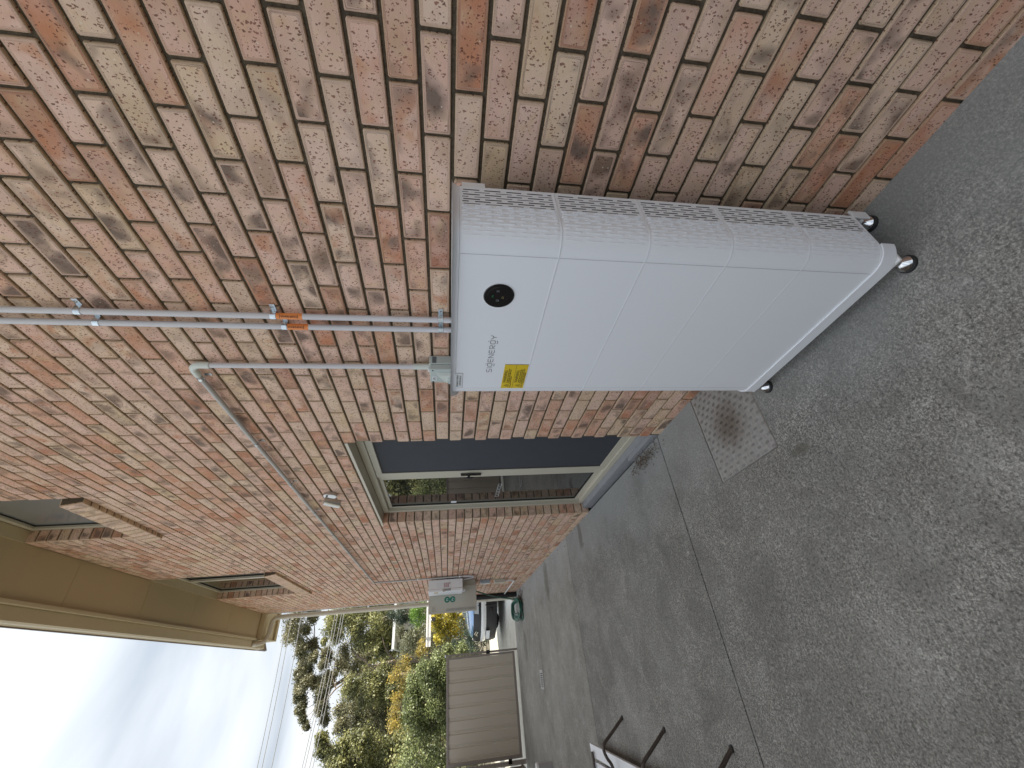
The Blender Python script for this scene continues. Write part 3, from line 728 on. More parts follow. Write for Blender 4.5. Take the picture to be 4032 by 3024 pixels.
# round display
dc = (XF-0.0002, 0.449, -0.1475)
rg = B().lathe(dc, (-1, 0, 0), [(0, 0.0500), (0.0022, 0.0495), (0.0030, 0.0470), (0.0008, 0.0370)], 40).build('display_ring', M_BLKGLOSS, ctl, smooth='auto')
B().lathe((XF-0.0009, 0.449, -0.1475), (-1, 0, 0), [(0, 0.0365), (0.0006, 0.0362)], 40).build('display_screen', M_BLKGLOSS, ctl)
B().lathe(dc, (-1, 0, 0), [(0, 0.0512), (0.0006, 0.0512)], 40).build('display_gasket', M_WHITE2, ctl)
M_ICON = plain('icon_green', (0.02, 0.35, 0.12), 0.4, var=0, bmp=0); M_ICONG = plain('icon_grey', (0.30, 0.33, 0.33), 0.4, var=0, bmp=0)
def dline(b, pts, wd, x):   # flat stroke on a plane x = const, points (y, z)
    for (ya, za), (yb, zb) in zip(pts[:-1], pts[1:]):
        dy, dz = yb-ya, zb-za; l = math.hypot(dy, dz) or 1; ny, nz = -dz/l*wd/2, dy/l*wd/2; ey, ez = dy/l*wd/2, dz/l*wd/2
        b.quad((x, ya-ey+ny, za-ez+nz), (x, ya-ey-ny, za-ez-nz), (x, yb+ey-ny, zb+ez-nz), (x, yb+ey+ny, zb+ez+nz))
xi = XF-0.0019
b = B(); dline(b, [(0.455, -0.129), (0.451, -0.125), (0.447, -0.129)], 0.0016, xi); dline(b, [(0.454, -0.130), (0.454, -0.127)], 0.0012, xi); b.build('indicator_icon', M_ICON, ctl)
b = B(); dline(b, [(0.432, -0.139), (0.429, -0.143), (0.432, -0.147)], 0.001, xi); dline(b, [(0.427, -0.139), (0.427, -0.147)], 0.001, xi); b.build('indicator_icon', M_ICONG, ctl)
b = B(); dline(b, [(0.466, -0.140), (0.466, -0.148), (0.471, -0.148), (0.471, -0.140)], 0.001, xi); b.build('indicator_icon', M_ICONG, ctl)
b = B(); dline(b, [(0.459, -0.158), (0.452, -0.158), (0.452, -0.163), (0.459, -0.163), (0.459, -0.158)], 0.001, xi); b.build('indicator_icon', plain('icon_amber', (0.35, 0.30, 0.12), 0.4, var=0, bmp=0), ctl)
# wordmark, drawn as strokes: letters in a 1 x 1 cell
GL = {'S': [[(0.9, 1), (0.2, 1), (0.05, 0.85), (0.05, 0.65), (0.2, 0.52), (0.8, 0.5), (0.95, 0.35), (0.95, 0.15), (0.8, 0), (0.05, 0)]], 'I': [[(0.5, 1), (0.5, 0)]],
      'G': [[(0.95, 0.98), (0.25, 0.98), (0.05, 0.8), (0.05, 0.25), (0.2, 0.08), (0.8, 0.08), (0.95, 0.25), (0.95, 0.6), (0.95, 0.98)], [(0.1, -0.28), (0.35, -0.36), (0.65, -0.36), (0.9, -0.28)], [(0.7, 1.32), (0.86, 1.32)]],
      'E': [[(0.95, 1), (0.25, 1), (0.05, 0.85), (0.05, 0.15), (0.25, 0), (0.95, 0)], [(0.1, 0.5), (0.85, 0.5)]], 'N': [[(0.05, 0), (0.05, 1), (0.95, 0), (0.95, 1)]],
      'R': [[(0.05, 0), (0.05, 1), (0.7, 1), (0.92, 0.88), (0.92, 0.6), (0.72, 0.45), (0.3, 0.42), (0.5, 0.25), (0.92, 0.0)]], 'Y': [[(0.0, 1), (0.2, 0.6), (0.5, 0.5), (0.8, 0.6), (1.0, 1)], [(0.5, 0.5), (0.5, 0)]]}
b = B(); cw, gap, ch_ = 0.0200, 0.0072, 0.0195; yy = 0.862; zb_ = -0.1600
for chh in 'SIGENERGY':
    ww = cw if chh != 'I' else 0.004
    for st in GL[chh]: dline(b, [(yy-px*ww, zb_+pz*ch_) for px, pz in st], 0.0021, XF-0.0007)
    yy -= ww+gap
b.build('wordmark', M_GREY, ctl)
FX, FZ = (0, -1, 0), (0, 0, 1)
st = B().box(XF-0.0009, XF-0.0002, 0.811, 0.976, -0.3065, -0.2105).build('warning_sticker', M_YEL, ctl)
B().box(XF-0.0012, XF-0.0009, 0.811, 0.976, -0.2590, -0.2580).build('sticker_rule', M_INK, ctl)
B().box(XF-0.0011, XF-0.0009, 0.8095, 0.811, -0.3065, -0.2105).build('sticker_rule', M_INK, ctl)
for zt_, lines in ((-0.2105, 'PV ARRAY D.C. ISOLATORS DO NOT\nDE-ENERGISE THE PV ARRAY AND\nARRAY CABLING'), (-0.2590, '"ON/OFF" BUTTON AND BATTERY\nISOLATORS ISOLATE THE BATTERY\nSYSTEM ONLY. DISCONNECT BOTH\nIF ISOLATION IS REQUIRED')):
    text('sticker_heading', 'WARNING', 0.0185, M_INK, ctl, (XF-0.0012, 0.934, zt_-0.0165), FX, FZ, sx=0.95)
    text('sticker_print', lines, 0.0070, M_INK, ctl, (XF-0.0012, 0.936, zt_-0.0245), FX, FZ, sx=0.86, line=0.95)
    b = B(); x_ = XF-0.0012; dline(b, [(0.970, zt_-0.039), (0.955, zt_-0.013), (0.940, zt_-0.039), (0.970, zt_-0.039)], 0.0020, x_); dline(b, [(0.953, zt_-0.020), (0.957, zt_-0.028), (0.953, zt_-0.029), (0.956, zt_-0.036)], 0.0018, x_); b.build('hazard_triangle', M_INK, ctl)
B().box(XF-0.0009, XF-0.0002, 0.871, 0.972, -0.0470, -0.0165).build('rating_label', M_PAPER, ctl)
B().box(XF-0.0010, XF-0.0002, 0.8695, 0.871, -0.0470, -0.0165).box(XF-0.0010, XF-0.0002, 0.8695, 0.972, -0.0480, -0.0470).build('label_edge', M_GREY, ctl)
text('label_print', 'SIGENERGY ENERGY\nCONTROLLER #1', 0.0105, M_INK, ctl, (XF-0.0012, 0.9215, -0.0300), FX, FZ, 'CENTER', 0.88, 1.05)

# ------------------------------------------------------------------ conduits
def saddle(parent, y, z, x=-0.0265, r=0.0125, side=-1):
    b = B(); n = 10; wz = 0.011
    for i in range(n):
        a0 = math.pi*i/n-math.pi/2; a1 = math.pi*(i+1)/n-math.pi/2
        p = [(x-math.cos(a)*(r+0.0016), y+math.sin(a)*(r+0.0016)) for a in (a0, a1)]
        b.quad((p[0][0], p[0][1], z-wz), (p[1][0], p[1][1], z-wz), (p[1][0], p[1][1], z+wz), (p[0][0], p[0][1], z+wz))
    b.quad((x, y-r-0.0016, z-wz), (x, y-r-0.0016, z+wz), (-0.003, y-r-0.0016, z+wz), (-0.003, y-r-0.0016, z-wz))
    b.quad((x, y+r+0.0016, z-wz), (x, y+r+0.0016, z+wz), (-0.003, y+r+0.0016, z+wz), (-0.003, y+r+0.0016, z-wz))
    b.box(-0.004, -0.0018, y+side*(r+0.002), y+side*(r+0.030), z-wz*0.9, z+wz*0.9)
    o = b.build('saddle', M_GALV, parent)
    B().lathe((-0.004, y+side*(r+0.015), z), (-1, 0, 0), [(0, 0.0045), (0.003, 0.003)], 8).build('screw', M_STEEL, o)
    return o
for yc, lab, zsad in ((0.868, 'nearer of the two pale grey vertical conduits, straight above the battery display side', (1.404, 0.715, 0.043)), (0.931, 'second pale grey vertical conduit, next to the nearer one and closer to the elbowed conduit', (1.380, 0.690, 0.043))):
    c = thing('conduit', lab, 'conduit', (-0.0265, yc, -0.02), 'conduits rising from the battery')
    B().tube([(-0.0265, yc, -0.10), (-0.0265, yc, 3.78)], 0.0125, 16).build('pipe', M_PVC, c, smooth='auto')
    for i, z in enumerate(zsad): saddle(c, yc, z, side=-1)
    zs_ = 0.655 if yc < 0.9 else 0.648
    b = B(); n = 12
    for i in range(n):
        a0 = 2*math.pi*i/n; a1 = 2*math.pi*(i+1)/n
        p = [(-0.0265-math.cos(a)*0.0131, yc+math.sin(a)*0.0131) for a in (a0, a1)]
        b.quad((p[0][0], p[0][1], zs_-0.052), (p[1][0], p[1][1], zs_-0.052), (p[1][0], p[1][1], zs_+0.048), (p[0][0], p[0][1], zs_+0.048))
    sk = b.build('warning_band', M_ORANGE, c)
    nrm = Vector((-0.75, -0.66, 0)).normalized(); Xd = Vector((0, 0, -1)); Yd = nrm.cross(Xd)
    pc = Vector((-0.0265, yc, zs_+0.0285)) + nrm*0.0137 - Yd*0.0045
    text('warning_print', 'WARNING', 0.0128, M_INK, sk, pc, Xd, Yd, sx=1.0)
    b = B()
    for zz_ in (zs_+0.032, zs_-0.036): b.obox(Vector((-0.0265, yc, zz_)) + nrm*0.0135 - Yd*0.008, Yd*0.016, Vector((0, 0, 0.0015)), nrm*0.0004)
    b.build('print_border', M_INK, sk)
# elbowed conduit: up from the isolator, then along the wall to the distribution box
ec = thing('conduit', 'long grey elbowed conduit running along the bricks from the isolator to the white distribution box', 'conduit', (-0.0265, 1.206, 0.10))
B().tube([(-0.0265, 1.206, 0.10), (-0.0265, 1.206, 1.135)], 0.0125, 16).build('pipe', M_PVC, ec, smooth='auto')
B().tube([(-0.0265, 1.206, 0.085), (-0.0265, 1.206, 0.180)], 0.0152, 16).build('coupling', M_FIT, ec, smooth='auto')
el = [(-0.0265, 1.206, 1.095), (-0.0265, 1.206, 1.138)] + [tuple(p) for p in arc((-0.0265, 1.246, 1.138), math.pi, math.pi/2, 0.04, 7, (0, 1, 0), (0, 0, 1))][1:] + [(-0.0265, 1.285, 1.178)]
B().tube(el, 0.0160, 16).build('elbow', M_FIT, ec, smooth='auto')
B().tube([(-0.0265, 1.285, 1.178), (-0.0265, 6.99, 1.182)], 0.0125, 16).build('pipe', M_PVCS, ec, smooth='auto')
el = [(-0.0265, 6.99, 1.182), (-0.0265, 7.02, 1.180), (-0.0265, 7.05, 1.165), (-0.0265, 7.062, 1.135), (-0.0265, 7.065, 1.10), (-0.0265, 7.065, -0.26), (-0.0265, 7.07, -0.34), (-0.0265, 7.10, -0.415), (-0.0265, 7.17, -0.445), (-0.0265, 7.25, -0.42), (-0.032, 7.29, -0.34), (-0.04, 7.30, -0.24)]
B().tube(el[:6], 0.0125, 14).build('pipe', M_PVCS, ec, smooth='auto'); B().tube(el[5:], 0.0150, 14).build('flexible_bend', M_PVC, ec, smooth='auto')
for yc in (3.37, 2.69, 2.01, 1.31, 4.1, 4.9, 5.7, 6.4):
    b = B(); n = 10
    for i in range(n):
        a0 = math.pi*i/n-math.pi/2; a1 = math.pi*(i+1)/n-math.pi/2
        p = [(-0.0265-math.cos(a)*0.0143, 1.179+math.sin(a)*0.0143) for a in (a0, a1)]
        b.quad((p[0][0], yc-0.009, p[0][1]), (p[1][0], yc-0.009, p[1][1]), (p[1][0], yc+0.009, p[1][1]), (p[0][0], yc+0.009, p[0][1]))
    b.box(-0.0265, -0.003, yc-0.009, yc+0.009, 1.1630, 1.1646); b.box(-0.0040, -0.0020, yc-0.0085, yc+0.0085, 1.138, 1.1628)
    sd_ = b.build('saddle', M_GALV, ec)
    B().lathe((-0.004, yc, 1.150), (-1, 0, 0), [(0, 0.0045), (0.003, 0.003)], 8).build('screw', M_STEEL, sd_)
for z in (0.474, -0.215): B().lathe((-0.0265, 7.065, z), (0, 0, 1), [(0, 0.0150), (0.02, 0.0150)], 12).build('saddle', M_WHITE2, ec)

# isolator switch tucked behind the battery top
iso = thing('isolator_switch', 'grey green rotary isolator box above the far rear corner of the battery', 'switch', (-0.04, 1.2, 0.02))
ib = B().box(-0.052, -0.002, 1.147, 1.262, -0.11, 0.100).build('housing', M_ISO, iso, bevel=0.004)
B().box(-0.086, -0.053, 1.150, 1.259, -0.108, 0.097).build('cover', M_ISO, iso, bevel=0.004)
kn = B(); kx = -0.0865
kn.v += [(kx, 1.175, 0.066), (kx, 1.247, 0.022), (kx, 1.247, -0.07), (kx, 1.175, -0.07), (kx-0.016, 1.181, 0.058), (kx-0.016, 1.240, 0.018), (kx-0.016, 1.240, -0.06), (kx-0.016, 1.181, -0.06)]
kn.f += [(0, 1, 5, 4), (1, 2, 6, 5), (2, 3, 7, 6), (3, 0, 4, 7), (4, 5, 6, 7)]; kn.build('knob_shroud', M_FIT, iso, bevel=0.003)
B().lathe((kx-0.016, 1.21, -0.01), (-1, 0, 0), [(0, 0.026), (0.014, 0.023)], 20).build('knob', M_ISO, iso, smooth='auto')
B().box(kx-0.0012, kx-0.0002, 1.205, 1.240, 0.066, 0.086).build('label', M_PAPER, iso)
text('label_print', 'MAIN\nSWITCH', 0.0075, M_INK, iso, (kx-0.0014, 1.2225, 0.078), FX, FZ, 'CENTER', 0.9, 0.9)
for y_, z_ in ((1.158, 0.083), (1.251, 0.083)): B().lathe((kx+0.0005, y_, z_), (-1, 0, 0), [(0, 0.004), (0.001, 0.004)], 10).build('screw_hole', M_BLK, iso)
B().box(-0.048, -0.010, 1.1455, 1.1468, 0.066, 0.086).build('rating_plate', M_SEAM, iso)
B().box(-0.070, -0.050, 1.172, 1.190, 0.100, 0.107).build('gland', M_WHITE2, iso)

# wall spotlight
lp = thing('wall_light', 'small stainless steel cylinder spotlight on the bricks above the sliding door', 'light', (0, 3.0, 0.965))
B().lathe((0, 3.0, 0.965), (-1, 0, 0), [(0, 0.054), (0.022, 0.054), (0.026, 0.050)], 28).build('base', M_STEEL, lp, smooth='auto')
B().tube([(-0.022, 2.985, 0.985), (-0.060, 2.955, 0.985)], 0.008, 10).build('arm', M_STEEL, lp, smooth='auto')
ax = Vector((-0.12, 0.42, -0.9)).normalized()
B().lathe(Vector((-0.085, 2.925, 0.985)), ax, [(0.0, 0.030), (0.028, 0.0315), (0.0285, 0.0300), (0.031, 0.0300), (0.0315, 0.0315), (0.125, 0.0325)], 24).build('spot_body', M_STEEL, lp, smooth='auto')
B().lathe(Vector((-0.085, 2.925, 0.985))+ax*0.1252, ax, [(0.0, 0.028), (0.001, 0.028)], 24).build('lens', M_BLKGLOSS, lp)

# white distribution box
db = thing('distribution_box', 'white lidded electrical box with a label sheet, before the open meter box door', 'electrical box', (-0.13, 7.3, -0.25))
B().box(-0.188, -0.050, 7.092, 7.50, -0.252, 0.308).build('base', M_WHITE2, db, bevel=0.006)
B().box(-0.232, -0.1895, 7.088, 7.505, -0.255, 0.312).build('lid', M_WHITE2, db, bevel=0.008)
B().box(-0.1892, -0.0525, 7.0905, 7.0915, -0.04, 0.30).build('seam_strip', M_WHITE2, db)
B().box(-0.180, -0.095, 7.0895, 7.0912, -0.050, 0.175).build('label_sheet', M_PAPER, db)
b = B()
for z_ in (0.045, 0.020, 0.000, -0.022): b.box(-0.172, -0.103, 7.0880, 7.0893, z_, z_+0.010)
b.build('barcode_stripes', M_RED, db)
B().box(-0.118, -0.103, 7.0880, 7.0893, -0.046, -0.032).build('label_mark', M_INK, db)
B().box(-0.226, -0.194, 7.0855, 7.0878, -0.055, 0.080).build('switch_window', plain('window_grey', (0.32, 0.33, 0.32), 0.4), db)
B().box(-0.238, -0.2005, 7.078, 7.0854, 0.040, 0.076).build('switch_toggle', M_STEEL, db, bevel=0.003)
B().box(-0.2335, -0.2322, 7.13, 7.24, 0.15, 0.22).build('brand_label', plain('tan_label', (0.50, 0.38, 0.18), 0.5), db)
B().lathe((-0.21, 7.28, -0.30), (0, 0, 1), [(0, 0.02), (0.04, 0.03)], 16).build('gland', M_WHITE2, db, smooth='auto')

# meter box with its door standing open
mb = thing('meter_box', 'beige meter box with its louvred door open, green round ES and PV stickers', 'electrical box', (-0.1, 7.8, -0.5))
B().box(-0.098, -0.001, 7.56, 8.15, -0.497, 0.314).build('cabinet', M_METER, mb, bevel=0.004)
dr = B().box(-0.506, -0.098, 7.520, 7.540, -0.500, 0.316).build('door', M_METER, mb, bevel=0.004)
b = B()
for x_ in (-0.44, -0.20):
    for k in range(3): b.box(x_-0.035, x_+0.035, 7.514, 7.5195, 0.250-k*0.020, 0.258-k*0.020)
b.build('louvre', M_METER, dr, bevel=0.002)
for zc_, tx in ((0.004, 'ES'), (-0.091, 'PV')):
    B().lathe((-0.304, 7.5192, zc_), (0, -1, 0), [(0, 0.0475), (0.0008, 0.0475)], 32).build('round_sticker', M_GREEN, dr)
    text('sticker_print', tx, 0.052, M_PAPER, dr, (-0.304, 7.5180, zc_-0.017), (1, 0, 0), (0, 0, 1), 'CENTER', 0.95)
    if tx == 'PV': B().box(-0.314, -0.294, 7.5175, 7.5182, zc_-0.034, zc_-0.030).build('sticker_mark', M_PAPER, dr)
B().box(-0.48, -0.44, 7.5192, 7.5198, -0.48, 0.02).build('water_stain', plain('stain', (0.36, 0.34, 0.30), 0.8, var=0.3, scale=40), dr)

gp = thing('power_outlet', 'small blue grey outdoor power outlet on the bricks below the meter box', 'outlet', (-0.03, 7.75, -0.7))
B().box(-0.045, -0.001, 7.70, 7.82, -0.775, -0.60).build('body', plain('outlet_grey', (0.34, 0.39, 0.43), 0.4), gp, bevel=0.005)
B().box(-0.066, -0.046, 7.705, 7.815, -0.770, -0.605).build('flap', plain('outlet_lid', (0.45, 0.50, 0.55), 0.3), gp, bevel=0.004)
gm = thing('junction_box', 'small cream ribbed junction box below the power outlet near the wall end', 'electrical box', (-0.03, 7.85, -1.08))
B().box(-0.055, -0.001, 7.78, 7.91, -1.075, -0.865).build('body', M_METER, gm, bevel=0.005)
b = B()
for k in range(5): b.box(-0.060, -0.0555, 7.79, 7.90, -1.065+k*0.04, -1.045+k*0.04)
b.build('rib', M_CREAM, gm)
wc = B().tube([(-0.03, 7.84, -1.08), (-0.03, 7.84, -1.19), (-0.03, 7.87, -1.235), (-0.03, 7.93, -1.245), (-0.03, 9.80, -1.265)], 0.0125, 12).build('white_conduit', M_WHITE2, smooth='auto')
mesh_thing(wc, 'thin white conduit running low along the wall from the junction box to the corner', 'conduit')
bp = B().tube([(-0.055, 9.62, GZ), (-0.055, 9.62, -0.42), (-0.02, 9.62, -0.34)], 0.05, 14).build('black_tube', M_BLK, smooth='auto')  # black upright tube with a bent top, next to the downpipe
mesh_thing(bp, 'black upright tube against the wall beside the cream downpipe', 'pipe')
# hose
ho = B(); pts = [(-0.10, 8.2, -0.49), (-0.12, 8.6, -0.72), (-0.13, 9.2, -1.05), (-0.14, 9.45, -1.30)]
rr_ = random.Random(3)
for turn in range(5):
    ra_, rb_ = 0.13+0.02*turn, 0.42+0.03*(turn % 3); c0 = (-0.34-0.012*turn, 9.33-0.02*turn)
    for i in range(16):
        a = 2*math.pi*i/16; pts.append((c0[0]+math.cos(a)*ra_+rr_.uniform(-.01, .01), c0[1]+math.sin(a)*rb_+rr_.uniform(-.02, .02), GZ+0.014+0.016*turn+(0.05 if math.sin(a) > 0.5 else 0)))
pts += [(-0.40, 8.95, GZ+0.015), (-0.55, 8.87, GZ+0.012), (-0.60, 9.05, GZ+0.012), (-0.45, 9.3, GZ+0.05)]
def catmull(P, k=4):
    P = [Vector(p) for p in P]; o_ = []
    for i in range(len(P)-1):
        p0, p1, p2, p3 = P[max(0, i-1)], P[i], P[i+1], P[min(len(P)-1, i+2)]
        for j in range(k):
            t_ = j/k; o_.append(0.5*((2*p1)+(p2-p0)*t_+(2*p0-5*p1+4*p2-p3)*t_**2+(3*p1-p0-3*p2+p3)*t_**3))
    return o_+[P[-1]]
ho.tube(catmull(pts), 0.013, 8)
mesh_thing(ho.build('garden_hose', M_HOSE, smooth='auto'), 'dark green garden hose coiled on the concrete under the corner downpipe', 'hose')

# drain grate in the paving joint
dg = thing('drain_grate', 'small square metal drain grate set in the pale concrete before the gate', 'grate', (-1.57, 7.64, GZ))
b = B(); x0, x1, y0, y1 = -1.70, -1.44, 7.515, 7.775
for q_ in ((x0, x1, y0, y0+0.028), (x0, x1, y1-0.028, y1), (x0, x0+0.03, y0+0.0285, y1-0.0285), (x1-0.03, x1, y0+0.0285, y1-0.0285)): b.box(*q_, GZ+0.0005, GZ+0.006)
b.build('frame', plain('grate_grey', (0.40, 0.39, 0.37), 0.5), dg)
B().box(x0+0.03, x1-0.03, y0+0.0285, y1-0.0285, GZ+0.0004, GZ+0.0012).build('pit', M_BLK, dg)
for k in range(8):
    xx = x0+0.040+k*0.025
    B().box(xx, xx+0.012, y0+0.029, y1-0.029, GZ+0.002, GZ+0.0055).build('bar', plain('grate_bar', (0.40, 0.39, 0.37), 0.5) if k == 0 else bpy.data.materials['grate_bar'], dg)
vc = thing('vent_pipe', 'short grey capped drain pipe standing on the concrete near the side fence', 'pipe', (-2.63, 7.63, GZ))
B().lathe((-2.63, 7.63, GZ), (0, 0, 1), [(0, 0.065), (0.20, 0.065)], 20).build('body', plain('pipe_grey', (0.40, 0.41, 0.42), 0.5), vc, smooth='auto')
B().lathe((-2.63, 7.63, GZ+0.20), (0, 0, 1), [(0, 0.075), (0.03, 0.075), (0.035, 0.07)], 20).build('cap', M_WHITE2, vc, smooth='auto')

# ------------------------------------------------------------------ gate and side fence
def pan_mesh(wd, z0, z1):
    """one pan of ribbed steel sheet, along +x from 0, face toward -y"""
    pr = [(0, 0), (0.006, 0.014), (0.030, 0.014), (0.036, 0.002), (0.048, 0.002), (0.052, 0.007), (0.062, 0.007), (0.067, 0), (wd-0.001, 0)]
    v = []; f_ = []
    for x, y in pr: v += [(x, y, z0), (x, y, z1)]
    for i in range(len(pr)-1): a = 2*i; f_.append((a, a+2, a+3, a+1))
    n = len(v)
    for x, y in pr: v += [(x, y+0.004, z0), (x, y+0.004, z1)]
    for i in range(len(pr)-1): a = n+2*i; f_.append((a, a+1, a+3, a+2))
    me = bpy.data.meshes.new('panel'); me.from_pydata(v, [], f_); me.materials.append(M_GATE); return me
gate = thing('gate', 'taupe ribbed steel driveway gate closing the passage in front of the hedge', 'gate', (-2.0, 10.2, GZ))
PM = pan_mesh(0.2075, -1.415-GZ, -0.03-GZ)
for k in range(8):
    o = bpy.data.objects.new('panel', PM); COL.objects.link(o); o.parent = gate; o.location = (-2.80+k*0.2075+2.0, 0.0, 0)
b = B(); b.box(-2.86, -1.095, 10.188, 10.222, -0.030, 0.020); b.box(-2.86, -1.095, 10.188, 10.222, -1.465, -1.415); b.box(-2.86, -2.80, 10.188, 10.222, -1.414, -0.031); b.box(-1.139, -1.095, 10.188, 10.222, -1.414, -0.031)
b.build('gate_frame', M_GATEF, gate, bevel=0.003)
B().box(-1.10, -1.03, 10.17, 10.187, -0.92, -0.84).build('latch', M_BLK, gate, bevel=0.003)
B().box(-2.93, -2.85, 10.17, 10.187, -1.25, -1.18).build('hinge', M_BLK, gate)
gp1 = B().box(-1.085, -1.045, 10.20, 10.24, GZ, 0.03).build('gate_post', M_GATEF, bevel=0.003); mesh_thing(gp1, 'slim steel gate post at the free end of the ribbed gate', 'post')
gp2 = B().box(-2.955, -2.885, 10.17, 10.24, GZ, 0.04).build('gate_post', M_GATEF, bevel=0.003); mesh_thing(gp2, 'steel corner post where the ribbed gate meets the side fence', 'post')
B().lathe((-1.065, 10.22, 0.03), (0, 0, 1), [(0, 0.03), (0.02, 0.022)], 12).build('cap', M_WHITE2, gp1).location = (0, 0, 0)
fence = thing('side_fence', 'brown ribbed steel fence running back from the gate post along the paving', 'fence', (-2.96, 3, GZ))
M_FENCE = plain('fence_brown', (0.20, 0.165, 0.13), 0.5, var=0.05)
pm2 = PM.copy(); pm2.materials.clear(); pm2.materials.append(M_FENCE)
y_ = 10.12; k = 0
while y_ > -4.5:
    o = bpy.data.objects.new('panel', pm2); COL.objects.link(o); o.parent = fence; o.rotation_euler = (0, 0, -math.pi/2); o.location = (-0.02, y_-3, 0); y_ -= 0.2075; k += 1
b = B().box(-3.0, -2.955, y_, 10.165, -0.029, 0.012).box(-3.0, -2.955, y_, 10.165, -1.465, -1.4155); b.build('rail', M_FENCE, fence)

# ------------------------------------------------------------------ low garden bench frame at the left edge
bn = thing('slatted_lounge', 'low white slatted lounge with rusty bent tube legs standing on the paving joint', 'lounge', (-2.3, 3.5, GZ))
for yl in (4.05, 3.19, 2.34):
    P_l = [(-1.783, yl, GZ+0.005), (-1.850, yl, -1.437), (-1.905, yl, -1.362), (-1.925, yl, -1.336), (-1.950, yl, -1.316), (-1.985, yl, -1.312), (-2.03, yl, -1.330), (-2.10, yl, -1.368), (-2.30, yl, -1.395), (-2.52, yl, -1.368), (-2.60, yl, -1.33), (-2.66, yl, -1.316), (-2.70, yl, -1.36), (-2.82, yl, GZ+0.005)]
    lg = B().tube(catmull(P_l, 5), 0.0125, 12).build('leg', M_RUST, bn, smooth='auto')
    B().lathe((-1.781, yl, GZ), (0, 0, 1), [(0, 0.018), (0.008, 0.017)], 12).build('leg_cap', M_BLK, lg)
for k in range(5):
    x0 = -2.13-k*0.125
    B().box(x0, x0+0.098, 0.6, 4.86, -1.440, -1.415).build('slat', M_SLAT, bn, bevel=0.003)
B().tube([(-2.08, 4.74, -1.395), (-2.68, 4.74, -1.395)], 0.014, 10).build('crossbar', M_RUST, bn, smooth='auto')
B().tube([(-2.35, 0.8, -1.452), (-2.35, 4.7, -1.452)], 0.012, 8).build('rail', M_RUST, bn, smooth='auto')

# ------------------------------------------------------------------ car beyond the gate
car = thing('parked_car', 'white hatchback with black lower bumper and a bonnet coloured with blue sky reflection parked beyond the house corner', 'car', (-0.62, 12.35, GZ), rotz=R(180+27))
def cargrid(profile, vs, back=0.36, hw=0.90):
    b = B(); nv = len(vs)
    for (x, z, wf, cf) in profile:
        for v in vs: b.v.append((x - back*cf*abs(v)**2.4, v*hw*wf, z))
    for i in range(len(profile)-1):
        for j in range(nv-1): a = i*nv+j; b.f.append((a, a+nv, a+nv+1, a+1))
    return b
VS = [math.sin(t_*math.pi/2) for t_ in [i/10 for i in range(-10, 11)]]
def cpart(b, name, mat, parent=car): return b.build(name, mat, parent, smooth='auto', local=True)
body = cpart(cargrid([(-0.03, 0.50, 0.97, 1), (-0.005, 0.56, 0.985, 1), (-0.005, 0.60, 0.99, 1), (-0.02, 0.63, 0.985, 1)], VS), 'bumper', M_CARW)
cpart(cargrid([(-0.16, 0.19, 0.92, 1), (-0.05, 0.22, 0.94, 1), (-0.025, 0.34, 0.95, 1), (-0.035, 0.42, 0.955, 1), (-0.03, 0.499, 0.965, 1)], VS), 'lower_bumper', M_CARK)
cpart(cargrid([(-0.03, 0.631, 0.95, 1), (-0.05, 0.72, 0.95, 1), (-0.10, 0.83, 0.93, 1)], VS), 'grille', M_CARK)
cpart(cargrid([(-0.098, 0.832, 0.93, 1), (-0.16, 0.885, 0.92, 0.95), (-0.40, 0.955, 0.90, 0.7), (-0.80, 1.01, 0.88, 0.35), (-1.05, 1.04, 0.86, 0.1)], VS), 'bonnet', M_CARSKY)
cpart(cargrid([(-1.06, 1.04, 0.84, 0.1), (-1.40, 1.25, 0.74, 0.1), (-1.75, 1.44, 0.66, 0.05)], VS), 'windscreen', M_GLASS)
cpart(cargrid([(-1.75, 1.44, 0.66, 0.05), (-2.1, 1.49, 0.65, 0), (-3.2, 1.47, 0.64, 0), (-3.7, 1.40, 0.66, 0), (-4.05, 1.05, 0.86, 0), (-4.15, 0.6, 0.9, 0), (-4.1, 0.25, 0.9, 0)], VS), 'roof', M_CARW)
